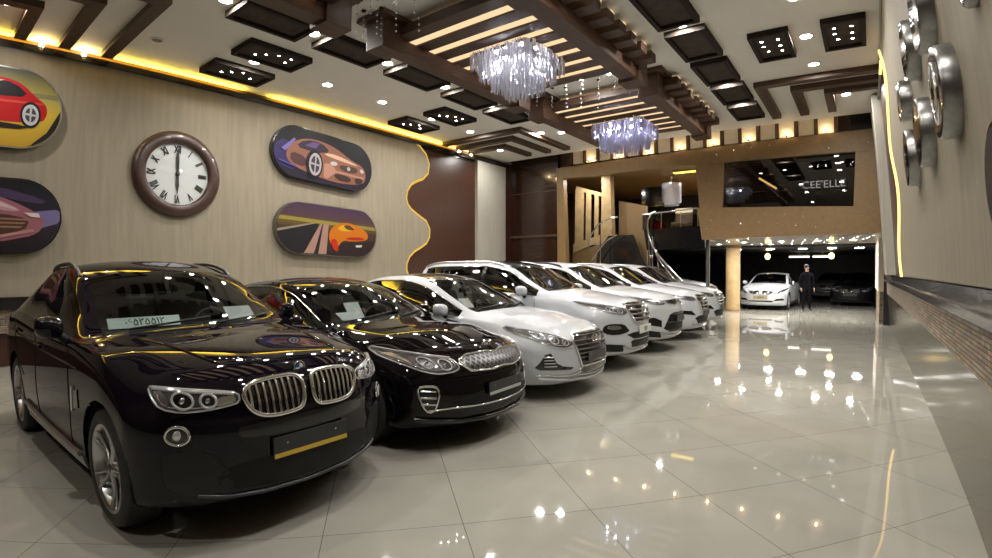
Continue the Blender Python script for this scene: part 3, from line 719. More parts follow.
def picture(y, z, L, H, tilt, lab, rim, bg, shapes):
    """stadium shaped print on the left wall. local u runs along +y, v up"""
    t = empty('wall_picture', (XL+.09, y, z), 0, lab, 'picture', 'stadium shaped car pictures')
    t.rotation_euler = (tilt, 0, 0)
    MB().prism(stadium(L, H), 0, .13, 'x').build('frame', rim, t)
    ps = MB().prism(stadium(L-.04, H-.04), .13, .137, 'x').build('print', bg, t)
    for k, (col, poly, sm) in enumerate(shapes):
        poly = chaikin(poly, sm) if sm else poly
        # densify so that clipping to the panel follows its round ends
        d = []
        for i in range(len(poly)):
            a, b = poly[i], poly[(i+1) % len(poly)]
            m_ = max(1, int(math.hypot(b[0]-a[0], b[1]-a[1])/.08))
            d += [(a[0]+(b[0]-a[0])*j/m_, a[1]+(b[1]-a[1])*j/m_) for j in range(m_)]
        d = [clip_stad(p, L, H) for p in d]
        vv, ee, ff, *_ = delaunay_2d_cdt([Vector(p) for p in d], [], [list(range(len(d)))], 1, 1e-4)
        mb = MB(); xk = .1385+.0012*k
        mb.add([(xk, v.x, v.y) for v in vv], ff)
        mb.build('print_shape', flat(col), ps, recalc=True)
def circ(cx_, cz_, r, rz=None, n=18):
    rz = rz or r
    return [(cx_+r*math.cos(2*PI*i/n), cz_+rz*math.sin(2*PI*i/n)) for i in range(n)]
blackrim = M['gloss']; silverrim = M['steel']
# red sports car (cut by the picture's left edge)
picture(.45, 4.18, 3.05, 1.32, 0, 'oval picture of red sports car on yellow ground, upper left edge', silverrim,
    grad('print_yellow', ((0, (.45, .27, .02)), (.45, (.62, .42, .04)), (.62, (.45, .38, .08)), (1, (.06, .06, .05))), 2),
    [((.34, .30, .16), [(-1.5, .12), (1.5, .22), (1.5, .30), (-1.5, .2)], 0),
     ((.62, .012, .015), [(-1.2, -.22), (-1.2, .30), (.2, .38), (.55, .49), (.88, .42), (1.10, .22), (1.27, .12), (1.30, -.05), (1.2, -.22), (.2, -.26)], 2),
     ((.02, .015, .02), [(.10, .20), (.42, .42), (.78, .41), (1.02, .20), (.5, .16)], 1),
     ((.65, .55, .50), [(.3, .36), (.42, .425), (.62, .43), (.5, .38)], 0),
     ((.85, .10, .08), [(.2, .05), (1.22, .10), (1.22, .13), (.2, .10)], 0),
     ((.02, .02, .02), circ(1.04, -.09, .16, .22), 0), ((.72, .72, .74), circ(1.04, -.09, .125, .175), 0), ((.10, .09, .09), circ(1.04, -.09, .085, .12), 0), ((.65, .65, .65), [(1.02, .07), (1.06, .07), (1.05, -.25), (1.03, -.25)], 0), ((.65, .65, .65), [(.92, -.06), (1.16, -.08), (1.16, -.11), (.92, -.10)], 0),
     ((.025, .015, .01), [(-1.3, -.36), (.8, -.36), (1.1, -.28), (.2, -.25), (-1.2, -.22)], 1),
     ((.02, .018, .02), [(.95, -.70), (1.3, -.35), (1.5, .05), (1.5, -.7)], 0)])
# pink and bronze sports car nose
picture(.50, 2.43, 3.05, 1.22, 0, 'oval picture of pinkish car nose on dark violet ground, lower left edge', blackrim,
    grad('print_violet', ((0, (.02, .012, .016)), (.35, (.09, .05, .08)), (.6, (.05, .04, .09)), (1, (.008, .006, .006))), 2),
    [((.26, .22, .42), [(1.0, -.25), (1.6, -.05), (1.6, .16), (.9, .05)], 1),
     ((.10, .06, .14), [(.3, .34), (1.2, .20), (1.3, .28), (.5, .48)], 1),
     ((.44, .18, .22), [(-1.0, -.42), (-.9, .15), (-.1, .40), (.6, .32), (1.18, .06), (1.28, -.10), (1.12, -.32), (.5, -.44)], 2),
     ((.66, .40, .44), [(-.7, .10), (0, .34), (.5, .28), (1.02, .06), (.4, .10)], 2),
     ((.82, .62, .64), [(.1, .30), (.5, .25), (.95, .08), (.5, .17)], 1),
     ((.13, .06, .04), [(-.6, -.30), (-.5, .02), (.6, .04), (1.05, -.04), (.96, -.24), (.4, -.34)], 1),
     ((.42, .24, .15), [(-.5, -.02), (1.0, -.04), (1.0, -.065), (-.5, -.06)], 0), ((.42, .24, .15), [(-.5, -.10), (.98, -.10), (.96, -.125), (-.5, -.14)], 0), ((.42, .24, .15), [(-.5, -.18), (.94, -.16), (.9, -.19), (-.5, -.22)], 0),
     ((.60, .32, .30), [(-.9, -.40), (.5, -.38), (1.12, -.24), (1.08, -.20), (.5, -.33), (-.9, -.35)], 0),
     ((.04, .015, .02), [(-.9, -.52), (.6, -.52), (1.2, -.28), (.6, -.42), (-.9, -.44)], 0),
     ((.85, .75, .70), [(.95, .06), (1.17, .06), (1.20, -.01), (1.05, .0)], 0)])
# bronze coupe, three quarter view
picture(7.36, 4.20, 2.80, 1.22, -.07, 'oval picture of bronze coupe on violet background, right of clock', M['gloss'],
    grad('print_dark', ((0, (.05, .03, .09)), (.4, (.02, .012, .04)), (1, (.008, .005, .012))), 2),
    [((.05, .035, .15), [(-1.4, -.35), (-.7, -.45), (-.75, .15), (-1.3, .25)], 1),
     ((.34, .16, .10), [(-1.05, -.30), (-1.05, .10), (-.7, .35), (-.25, .42), (.25, .36), (.75, .14), (1.10, .08), (1.22, -.12), (1.15, -.40), (.4, -.50), (-.2, -.46)], 2),
     ((.05, .03, .05), [(-.85, .12), (-.6, .34), (-.15, .38), (.12, .20), (-.3, .10)], 1),
     ((.16, .10, .26), [(-.6, .20), (-.4, .33), (-.2, .35), (-.3, .2)], 0),
     ((.78, .52, .38), [(-.15, .12), (.2, .20), (.8, .10), (1.0, .04), (.35, .07)], 2),
     ((.55, .30, .22), [(-.05, -.10), (.15, -.06), (.3, -.20), (1.15, -.20), (1.12, -.25), (.3, -.25), (.05, -.45), (-.05, -.42)], 0),
     ((.12, .05, .05), [(-.95, .0), (-.55, -.06), (-.5, -.30), (-.95, -.25)], 1),
     ((.10, .06, .05), [(.35, -.04), (.75, .0), (.95, -.02), (.9, -.16), (.45, -.16)], 1), ((.55, .50, .46), circ(.66, -.08, .05), 0),
     ((.60, .58, .56), [(.10, -.02), (.30, .02), (.32, -.08), (.14, -.10)], 1), ((.60, .58, .56), [(1.0, .0), (1.12, -.02), (1.12, -.10), (1.02, -.10)], 1),
     ((.07, .035, .03), [(.25, -.26), (.75, -.28), (.72, -.42), (.3, -.40)], 1), ((.07, .035, .03), [(.85, -.26), (1.12, -.24), (1.08, -.38), (.88, -.40)], 1),
     ((.015, .012, .02), circ(-.32, -.18, .23, .34), 0), ((.52, .48, .50), circ(-.30, -.18, .17, .27), 0), ((.08, .06, .08), circ(-.30, -.18, .12, .20), 0), ((.52, .48, .50), [(-.31, .05), (-.27, .05), (-.29, -.42), (-.32, -.42)], 0), ((.52, .48, .50), [(-.45, -.15), (-.15, -.17), (-.15, -.21), (-.45, -.19)], 0),
     ((.24, .20, .50), [(-1.2, .0), (-.9, .3), (-.85, .28), (-1.1, -.05)], 0), ((.12, .10, .32), [(-1.25, -.25), (-.8, -.32), (-.8, -.36), (-1.2, -.3)], 0)])
# orange car on a road at speed
picture(7.48, 2.50, 2.86, 1.20, -.03, 'oval picture of orange car on blurred road, right of clock', silverrim,
    grad('print_road', ((0, (.05, .03, .03)), (.5, (.10, .05, .04)), (.62, (.22, .15, .03)), (.75, (.14, .07, .08)), (1, (.10, .05, .11))), 2),
    [((.03, .025, .03), [(-1.4, -.60), (-.7, -.60), (-.30, .12), (-.45, .14), (-1.4, -.1)], 0),
     ((.52, .32, .26), [(-.72, -.60), (-.10, -.60), (-.05, .16), (-.28, .16)], 0),
     ((.04, .03, .03), [(-.45, -.60), (-.33, -.60), (-.20, .16), (-.225, .16)], 0),
     ((.40, .34, .24), [(-1.4, -.12), (-.42, .14), (-.42, .17), (-1.4, -.06)], 0),
     ((.42, .34, .08), [(-1.4, .16), (1.4, .12), (1.4, .20), (-1.4, .25)], 0),
     ((.05, .03, .03), [(.05, -.60), (1.4, -.60), (1.4, -.15), (.2, -.30)], 0),
     ((.72, .24, .015), [(-.02, -.30), (-.05, -.02), (.15, .18), (.5, .26), (.9, .16), (1.15, .02), (1.12, -.16), (.6, -.22), (.35, -.20), (.2, -.42)], 2),
     ((.85, .50, .03), [(.15, .04), (.35, .20), (.75, .17), (.6, .02)], 2),
     ((.16, .07, .03), [(.35, .16), (.55, .20), (.75, .08), (.5, .06)], 1),
     ((.65, .05, .02), [(-.02, -.22), (.18, -.16), (.26, -.5), (.1, -.46)], 2), ((.55, .04, .02), [(.45, -.12), (1.0, -.08), (1.0, -.16), (.5, -.18)], 1),
     ((.75, .72, .66), [(.75, -.30), (.95, -.28), (.93, -.34), (.76, -.35)], 0)])
# clock
t = empty('wall_clock', (XL+.09, 4.0, 3.41), 0, 'big round wall clock with brown wooden rim and roman numerals', 'clock')
MB().lathe([(.60, .02), (.60, .10), (.64, .13), (.76, .12), (.83, .07), (.83, 0)], 56, 'x').build('rim', pbr('clock_rim_wood', (.045, .018, .010), .38, coat=.3, noise=.3, nscale=12), t)
MB().lathe([(0, .035), (.61, .035)], 48, 'x').build('dial', pbr('clock_dial', (.62, .65, .64), .5), t)
MB().lathe([(0, .085), (.61, .080)], 48, 'x').build('glass', M['clockglass'], t)
ryz = Matrix(((0, 0, 1, 0), (1, 0, 0, 0), (0, 1, 0, 0), (0, 0, 0, 1)))
for k, s in enumerate(['XII', 'I', 'II', 'III', 'IIII', 'V', 'VI', 'VII', 'VIII', 'IX', 'X', 'XI']):
    a = -2*PI*k/12
    mt_ = Matrix.Translation((.042, 0, 0)) @ ryz @ Matrix.Rotation(a, 4, 'Z') @ Matrix.Translation((0, .475, 0)) @ Matrix.Diagonal((.8, 1.5, 1, 1))
    text_mesh(s, .135, 'numeral', M['ink'], t, mt_, off=.006)
MB().prism([(-.018, -.06), (.018, -.06), (.030, .30), (0, .52), (-.030, .30)], .055, .062, 'x').build('minute_hand', M['ink'], t)
MB().prism([(-.02, .06), (.02, .06), (.034, -.22), (0, -.40), (-.034, -.22)], .050, .055, 'x').build('hour_hand', M['ink'], t)
MB().lathe([(0, .072), (.04, .07), (.04, .05)], 16, 'x').build('hub', M['ink'], t)
# ------------------------------------------------------------------ wall decor, right: steel discs
def disc(y, z, r, th_, lab, logo=False):
    t = empty('wall_disc', (rw(z)-.05, y, z), 0, lab, 'wall disc', 'steel discs on the right wall')
    t.rotation_euler = (0, -math.atan(.06), 0)
    MB().lathe([(r, .02), (r, -th_+.02), (r-.015, -th_)], 56, 'x').build('rim', M['steel'], t)
    MB().lathe([(r-.013, -th_), (r-.05, -th_-.003), (0, -th_-.003)], 56, 'x').build('face', M['gloss'], t)
    if logo:
        MB().tube([(-th_-.006, .13*math.cos(a), .19*math.sin(a)) for a in np.linspace(0, 2*PI, 29)[:-1]], .012, 6, closed=True).build('emblem', M['chrome'], t)
DISCS = [(3.92, 2.65, .29, .11, 'nearest large steel disc with oval emblem on right wall', True), (4.40, 3.38, .30, .11, 'steel disc above and behind the emblem disc, near the ceiling', False), (5.26, 2.70, .29, .11, 'steel disc at same height just behind the emblem disc', False),
         (5.50, 3.50, .27, .11, 'high steel disc second along the upper row', False), (6.59, 2.73, .30, .11, 'low steel disc beside the scalloped gold light', False), (6.55, 3.33, .22, .12, 'small steel disc between the two rows, farthest of its size', False), (2.90, 2.84, .09, .06, 'small dark disc high on right wall in front of the emblem disc', False)]
for d in DISCS: disc(*d)
t = empty('wall_disc', (rw(2.5)-.05, 2.22, 2.50), 0, 'small amber disc at top right corner of picture', 'wall disc'); t.rotation_euler = (0, -math.atan(.06), 0)
MB().lathe([(.11, .0), (.11, -.05), (.095, -.06), (0, -.06)], 40, 'x').build('face', pbr('amber_disc', (.42, .22, .06), .3, .6), t)
t = empty('wall_picture', (rw(2.0)-.05, 1.82, 1.9), 0, 'black framed oval picture cut by right edge', 'picture'); t.rotation_euler = (0, -math.atan(.06), 0)
MB().prism(stadium(1.9, .46), -.10, .02, 'x').build('frame', M['gloss'], t)
MB().prism(stadium(1.86, .42), -.106, -.10, 'x').build('print', grad('print_dim', ((0, (.04, .03, .03)), (.6, (.12, .08, .06)), (1, (.03, .02, .02))), 2), t)
# ------------------------------------------------------------------ cars
def pch(pts):
    xs = np.array([p[0] for p in pts], float); ys = np.array([p[1] for p in pts], float)
    if len(xs) == 1: return lambda x: ys[0]
    h = np.diff(xs); d = np.diff(ys)/h; m = np.zeros(len(xs))
    for i in range(1, len(xs)-1):
        if d[i-1]*d[i] > 0:
            w1 = 2*h[i]+h[i-1]; w2 = h[i]+2*h[i-1]; m[i] = (w1+w2)/(w1/d[i-1]+w2/d[i])
    m[0] = d[0]; m[-1] = d[-1]
    def f(x):
        if x <= xs[0]: return ys[0]
        if x >= xs[-1]: return ys[-1]
        i = int(np.searchsorted(xs, x)-1); t = (x-xs[i])/h[i]
        return ((1+2*t)*(1-t)**2*ys[i]+t*(1-t)**2*h[i]*m[i]+t*t*(3-2*t)*ys[i+1]+t*t*(t-1)*h[i]*m[i+1])
    return f
def sstep(t):
    t = max(0., min(1., t)); return t*t*(3-2*t)
def cr(p0, p1, p2, p3, t):
    return .5*((2*p1)+(-p0+p2)*t+(2*p0-5*p1+4*p2-p3)*t*t+(-p0+3*p1-3*p2+p3)*t**3)
def dense(poly, closed=True, step=.035):
    out = []; n = len(poly)
    for i in range(n if closed else n-1):
        a, b = poly[i], poly[(i+1) % n]
        m = max(1, int(math.hypot(b[0]-a[0], b[1]-a[1])/step))
        out += [(a[0]+(b[0]-a[0])*j/m, a[1]+(b[1]-a[1])*j/m) for j in range(m)]
    if not closed: out.append(poly[-1])
    return out
def inside(p, poly):
    c = False; n = len(poly)
    for i in range(n):
        a, b = poly[i], poly[i-1]
        if (a[1] > p[1]) != (b[1] > p[1]) and p[0] < (b[0]-a[0])*(p[1]-a[1])/(b[1]-a[1]+1e-12)+a[0]: c = not c
    return c
SEG = [2, 2, 3, 4, 4, 3, 10, 10]      # strips of the half section
CUM = np.cumsum([0]+SEG)
class Body:
    def __init__(s, S):
        s.S = S
        L, W, r = S['L'], S['W'], S.get('r', .11)
        f = {k: pch(S[k]) for k in ('ztop', 'zsh', 'ysh', 'yre', 'crown', 'wd')}
        zb0 = S.get('zb', .20)
        keys = sorted(set([0., r, S['dcow'], S['droof'], S['drr'], S['drb'], S['ds0'], S['ds1'], S['db']-.035, S['db']+.035, S['dq']-.03, S['dq']+.03, L-.14, L]))
        ds = []
        for a, b in zip(keys[:-1], keys[1:]):
            n = max(1, int(math.ceil((b-a)/.055)))
            if a == 0: n = 7
            for i in range(n):
                t = i/n
                if a == 0: t = 1-math.cos(t*PI/2) if False else 1-math.sqrt(max(0, 1-t*t)) if False else t*t
                ds.append(a+(b-a)*t)
        ds.append(L)
        s.ds = ds; n2 = CUM[-1]; s.n = n2
        A, p, D = S['A'], S['p'], S.get('D', 1.05)
        prof = pch(S['prof'])
        Ar = S.get('Ar', .28)
        V = []; s.dn = ds
        def section(d):
            W_ = f['wd'](d); zs, ys, yr, zt, c = f['zsh'](d), f['ysh'](d), f['yre'](d), f['ztop'](d), f['crown'](d)
            zm = zb0+.42*(zs-zb0)/.62 if zs < .82 else zb0+.44
            P = [(0, zb0), (.70*W_, zb0), (.945*W_, zb0+.02), (.985*W_, zb0+.17), (W_, zm), (.988*W_, zs-.10), (ys, zs), (min(yr, ys-.02), max(zt-c, zs+.004)), (0, zt)]
            pts = []
            for k in range(8):
                for i in range(SEG[k]):
                    t = i/SEG[k]
                    if k in (0, 1): q_ = (P[k][0]+(P[k+1][0]-P[k][0])*t, P[k][1]+(P[k+1][1]-P[k][1])*t)
                    elif k <= 5:
                        p0, p1, p2, p3 = P[k-1], P[k], P[k+1], P[min(k+2, 7 if k < 5 else 6)]
                        if k == 5: p3 = (p2[0]-.03, p2[1]+.03)
                        q_ = (cr(p0[0], p1[0], p2[0], p3[0], t), cr(p0[1], p1[1], p2[1], p3[1], t))
                    elif k == 6:
                        bul = .035*math.sin(PI*t)*min(1, (P[7][1]-P[6][1])/.35)
                        q_ = (P[6][0]+(P[7][0]-P[6][0])*t+bul, P[6][1]+(P[7][1]-P[6][1])*t)
                    else:
                        y = P[7][0]*(1-t); u = y/max(P[7][0], 1e-6)
                        q_ = (y, P[8][1]-(P[8][1]-P[7][1])*u**2.2)
                    pts.append(q_)
            pts.append(P[8])
            return pts, zs, W_
        cow, dro = S['dcow'], S['droof']
        def place(d, y, z):
            w = 1-sstep(d/D)
            x = d+w*(A*(min(abs(y)/W, 1.05))**p+prof(z))
            wr = sstep((d-(L-.9))/.9)
            x -= wr*(Ar*(abs(y)/W)**2.5+.12*max(0, z-.75))
            return (-x, y, z)
        rows = []
        for d in ds:
            pts, zs, W_ = section(d)
            zc = (zb0+zs)/2+.04
            e = 0.
            if d < r: e = r-math.sqrt(max(0, r*r-(r-d)**2))
            if d > L-.14: e = max(e, .14-math.sqrt(max(0, .14**2-(d-L+.14)**2)))
            row = []
            for i, (y, z) in enumerate(pts):
                if e > 0:
                    y *= (1-e/W_); hh = max(.15, abs(zs-zc)) if z > zc else max(.15, zc-zb0)
                    z = zc+(z-zc)*(1-e/hh*.8)
                dd = d
                if i >= CUM[7] and d > .9:   # windscreen bows forward in the middle
                    u = y/max(pts[CUM[7]][0], 1e-6)
                    wnd = sstep((d-.9)/.35)*(1-sstep((d-dro)/.5))
                    dd = d-S.get('bow', .13)*(1-u*u)*wnd
                row.append((dd, y, z))
            rows.append(row)
        # nose cap rings
        nose = []
        r0 = rows[0]; zc = (zb0+f['zsh'](0))/2+.04
        for k in range(1, 15):
            sc_ = 1-k/14
            nose.append([(0., y*sc_, zc+(z-zc)*sc_) for (_, y, z) in r0])
        tail = []
        rl = rows[-1]
        for k in range(1, 7):
            sc_ = 1-k/6; tail.append([(L, y*sc_, .75+(z-.75)*sc_) for (_, y, z) in rl])
        allrows = nose[::-1]+rows+tail
        s.off = len(nose)
        m = 2*n2
        for row in allrows:
            full = [(dd, y, z) for dd, y, z in row]+[(dd, -y, z) for dd, y, z in row[-2:0:-1]]
            V += [place(*q_) for q_ in full]
        s.V = V; s.m = m; s.nr = len(allrows)
        Fs = []
        for j in range(s.nr-1):
            for i in range(m):
                k = (i+1) % m
                Fs.append((j*m+i, (j+1)*m+i, (j+1)*m+k, j*m+k))
        s.F = Fs
        s.bvh = BVHTree.FromPolygons([Vector(v) for v in V], Fs)
        s.zb0 = zb0
        s.f = f
    def hitf(s, y, z):
        h = s.bvh.ray_cast(Vector((1, y, z)), Vector((-1, 0, 0)))
        if h[0] is None:
            h = s.bvh.find_nearest(Vector((-.2, y, z)))
        n = h[1]
        if n.x < 0: n = -n
        return h[0], n
    def hits(s, d, z, side=-1):
        h = s.bvh.ray_cast(Vector((-d, side*2, z)), Vector((0, -side, 0)))
        if h[0] is None: h = s.bvh.find_nearest(Vector((-d, side*.9, z)))
        n = h[1]
        if n.y*side < 0: n = -n
        return h[0], n
    def patch(s, mb, poly, off=.006, depth=.03, mi=0, mode='f', side=-1, step=.03, flat=False):
        """a plate that follows the body: poly is (y,z) from the front or (d,z) from the side"""
        P = dense(poly, True, step)
        xs = [p[0] for p in P]; zs = [p[1] for p in P]
        pts = list(P)
        nx = int((max(xs)-min(xs))/step); nz = int((max(zs)-min(zs))/step)
        for i in range(1, nx):
            for j in range(1, nz):
                q_ = (min(xs)+(max(xs)-min(xs))*i/nx, min(zs)+(max(zs)-min(zs))*j/nz)
                if inside(q_, P) and min((q_[0]-a)**2+(q_[1]-b)**2 for a, b in P) > (step*.45)**2: pts.append(q_)
        vv, ee, ff, *_ = delaunay_2d_cdt([Vector(p) for p in pts], [], [list(range(len(P)))], 1, 1e-5)
        out = []
        for v in vv:
            h, n = s.hitf(v.x, v.y) if mode == 'f' else s.hits(v.x, v.y, side)
            out.append(h+n*off)
        # make outward
        N = Vector((0, 0, 0))
        for f_ in ff:
            N += (out[f_[1]]-out[f_[0]]).cross(out[f_[2]]-out[f_[0]])
        want = N.x > 0 if mode == 'f' else N.y*side > 0
        ff = [list(f_) if want else list(f_)[::-1] for f_ in ff]
        mb.add(out, ff, mi, True)
        if depth:
            # rim going inwards
            cnt = {}
            for f_ in ff:
                for a, b in zip(f_, f_[1:]+f_[:1]): cnt[(a, b)] = 1
            bv = [(a, b) for (a, b) in cnt if (b, a) not in cnt]
            dv = Vector((-depth, 0, 0)) if mode == 'f' else Vector((0, -side*depth, 0))
            for a, b in bv:
                mb.add([out[a], out[b], out[b]+dv, out[a]+dv], [(3, 2, 1, 0)], mi)
        return mb
    def line(s, mb, poly, r=.006, off=.008, mi=0, mode='f', side=-1, closed=False, n=6, step=.04):
        P = dense(poly, closed, step)
        pts = []
        for p in P:
            h, nn = s.hitf(*p) if mode == 'f' else s.hits(p[0], p[1], side)
            pts.append(h+nn*off)
        mb.tube(pts, r, n, mi, closed)
        return mb

def mir(poly): return [(-y, z) for y, z in poly]
WHEELS = {}
def wheel_meshes(style, R, wd):
    key = (style, R, wd)
    if key in WHEELS: return WHEELS[key]
    h = wd/2; rr_ = R*.735
    t = MB()
    t.lathe([(rr_, -h*.9), (rr_+.02, -h), (R*.86, -h*1.02), (R*.965, -h*.86), (R, -h*.55), (R, h*.55), (R*.965, h*.86), (R*.86, h*1.02), (rr_+.02, h), (rr_, h*.9)], 48, 'y')
    for k in range(48):      # tread blocks
        a = 2*PI*k/48
        for y0, y1 in ((-h*.8, -h*.3), (-h*.2, h*.2), (h*.3, h*.8)):
            c, s_ = math.cos(a), math.sin(a); c2, s2 = math.cos(a+.1), math.sin(a+.1)
            r1 = R*1.004
            t.add([(r1*c, y0, r1*s_), (r1*c2, y0, r1*s2), (r1*c2, y1, r1*s2), (r1*c, y1, r1*s_)], [(0, 1, 2, 3)])
    tyre = t
    # rim: outer face on -y side
    rm = MB()
    rm.lathe([(rr_+.004, -h*.93), (rr_-.012, -h*.96), (rr_-.03, -h*.80), (rr_-.04, h*.3), (rr_-.01, h*.9)], 48, 'y', mi=0)
    rm.lathe([(rr_*.66, h*.1), (rr_*.64, h*.12), (.05, h*.12)], 32, 'y', mi=1)      # brake disc
    rm.lathe([(rr_-.035, h*.35), (.0, h*.4)], 32, 'y', mi=2)
    ns = 5
    for k in range(ns):
        a0 = 2*PI*k/ns+.3
        offs = (-.19, .19) if style == 'double' else (-.12, .12) if style == 'v' else (0,)
        for o in offs:
            pts = []
            for j in range(5):
                q_ = j/4; rad = .045+(rr_-.06)*q_
                aa = a0+o*(.45+.55*q_)*(1 if style != 'double' else 1.0)
                pts.append((rad*math.cos(aa), -h*(.62+.22*q_-.25*math.sin(q_*PI)*.4), rad*math.sin(aa)))
            wds = [.024, .015, .012, .012, .016] if style != 'single' else [.05, .05, .05, .055, .065]
            rm.tube(pts, [w_*(R/.36) for w_ in wds], 6, mi=0)
    rm.lathe([(0, -h*.74), (.045, -h*.74), (.065, -h*.66), (.07, -h*.3), (.07, 0)], 20, 'y', mi=0)
    rm.lathe([(0, -h*.765), (.028, -h*.76), (.03, -h*.73)], 16, 'y', mi=3)
    WHEELS[key] = (tyre, rm)
    return WHEELS[key]
def build_car(S, nose, head, label, group=None):
    B = Body(S); L, W = S['L'], S['W']
    # root empty under the middle of the car, +x is forward
    hx, hy = math.cos(head), math.sin(head)
    root = empty('car', (nose[0]-hx*L/2, nose[1]-hy*L/2, 0), head, label, 'car', group)
    SH = Vector((L/2, 0, 0))
    def out(mb, name, mats, parent=root, **kw):
        if parent is root: mb.v = [(v[0]+L/2, v[1], v[2]) for v in mb.v]
        else: mb.v = [(v[0]+L/2, v[1], v[2]) for v in mb.v]
        return mb.build(name, mats, parent, **kw)
    pm = S['paint']; rt = S['rt']; axles = [S['df'], S['drx']]
    RA = rt+S.get('gap', .045)
    V = [Vector(v) for v in B.V]
    def incirc(v):
        af = S.get('archf', 1.)
        return abs(v.y) > .52*W and any(((v.x+a)/(af if (v.x > -a and a == axles[0]) else 1.))**2+(v.z-rt)**2 < RA*RA and v.z < rt+RA for a in axles)
    # classify cells
    parts = {k: ([], {}) for k in ('body', 'windscreen', 'rear_window', 'side_window_f', 'side_window_r', 'pillar', 'roof_panel', 'sw_f2', 'sw_r2', 'pil2', 'pil3', 'pil4')}
    n2, m, off = B.n, B.m, B.off
    ds = B.ds
    lists = {k: [] for k in parts}
    dropv = set(); keptv = set()
    for fi, f_ in enumerate(B.F):
        j, i = divmod(fi, m)
        left = i < n2; ii = i if left else m-1-i
        seg = int(np.searchsorted(CUM, ii, side='right')-1); sub = ii-CUM[seg]
        jj = j-off
        d = (ds[jj]+ds[jj+1])/2 if 0 <= jj < len(ds)-1 else -1
        c = (V[f_[0]]+V[f_[1]]+V[f_[2]]+V[f_[3]])/4
        if seg <= 5 and incirc(c): dropv.update(f_); continue
        k = 'body'
        if seg == 6 and 1 <= sub <= 8 and S['ds0'] < d < S['ds1']:
            hgt = (V[f_[0]]-V[f_[3]]).length*10
            if abs(d-S['db']) < .035 or abs(d-S['dq']) < .03: k = {(0, 0): 'pillar', (0, 1): 'pil2', (1, 0): 'pil3', (1, 1): 'pil4'}[(int(left), int(abs(d-S['db']) < .035))]
            elif hgt > .05: k = ('side_window_f' if d < S['db'] else 'side_window_r') if not left else ('sw_f2' if d < S['db'] else 'sw_r2')
        elif seg == 7 and sub >= 1:
            if S['dcow'] < d < S['droof']: k = 'windscreen'
            elif S['drr'] < d < S['drb']: k = 'rear_window'
            elif S.get('sunroof') and S['droof']+.06 < d < S['drr']-.1 and sub >= 2: k = 'roof_panel'
            elif S['droof'] <= d <= S['droof']+.06 and S.get('sunroof'): k = 'roof_panel'
        lists[k].append(f_)
        if seg <= 5: keptv.update(f_)
    # snap the arch edge to a circle
    for vi in dropv & keptv:
        v = V[vi]
        for a in axles:
            af = S.get('archf', 1.) if (v.x > -a and a == axles[0]) else 1.
            dx, dz = (v.x+a)/af, v.z-rt; q_ = math.hypot(dx, dz)
            if .3*RA < q_ < RA*1.35 and abs(v.y) > .5*W and v.z > B.zb0+.03:
                V[vi] = Vector((-a+dx*af*RA/q_, v.y, rt+dz*RA/q_))
    def emitpart(k, name, mats, **kw):
        if not lists[k]: return None
        mp = {}; mb = MB(); vs = []; fs = []
        for f_ in lists[k]:
            g = []
            for v in f_:
                if v not in mp: mp[v] = len(vs); vs.append(V[v])
                g.append(mp[v])
            fs.append(g)
        mb.add(vs, fs, 0, True)
        return out(mb, name, mats, **kw)
    emitpart('body', 'body', pm)
    emitpart('windscreen', 'windscreen', M['glass'])
    emitpart('rear_window', 'rear_window', M['sideglass'])
    for k in ('side_window_f', 'side_window_r', 'sw_f2', 'sw_r2'): emitpart(k, 'side_window', M['sideglass'])
    for k in ('pillar', 'pil2', 'pil3', 'pil4'): emitpart(k, 'door_pillar', M['gloss'])
    emitpart('roof_panel', 'roof_panel', M['gloss'])
    # wheels and arches
    wd_ = S.get('tyre_w', .235)
    tm, rmm = wheel_meshes(S.get('rim', 'v'), rt, wd_)
    yw = W-wd_/2-.015
    first = None
    for a in axles:
        for sd in (-1, 1):
            if first is None:
                t_ = MB(); t_.v = list(tm.v); t_.f = tm.f; t_.m = tm.m; t_.sm = tm.sm
                o = t_.build('wheel', M['rubber'], root)
                q_ = MB(); q_.v = list(rmm.v); q_.f = rmm.f; q_.m = rmm.m; q_.sm = rmm.sm
                q_.build('rim', [S.get('rimmat', M['satin']), M['gunmetal'], M['black'], M['gloss']], o)
                first = o
            else: o = copy_tree(first, root)
            o.location = (L/2-a, sd*yw, rt); o.rotation_euler = (0, R.uniform(0, 1.2), 0 if sd < 0 else PI)
    for a in axles:
        for sd in (-1, 1):
            mb = MB(); n = 20; vs = []; fs = []
            for k in range(n+1):
                an = PI*1.16*k/n-PI*.08
                for y in (.50*W, W-.035): vs.append((-a+RA*1.005*math.cos(an), sd*y, rt+RA*1.005*math.sin(an)))
            for k in range(n): fs.append((2*k, 2*k+1, 2*k+3, 2*k+2))
            vs.append((-a, sd*.50*W, rt)); c = len(vs)-1
            for k in range(n): fs.append((2*k, 2*k+2, c))
            mb.add(vs, fs, 0, True)
            out(mb, 'wheel_well', M['black'])
            if S.get('cladding'):
                mb = MB(); pts = []
                for k in range(29):
                    an = PI*1.10*k/28-PI*.05
                    dd, zz = a-(RA+.02)*math.cos(an), rt+(RA+.02)*math.sin(an)
                    h, nn = B.hits(dd, max(zz, B.zb0+.06), sd); pts.append(h+nn*.004)
                mb.tube(pts, .026, 6); out(mb, 'arch_trim', S['cladding'])
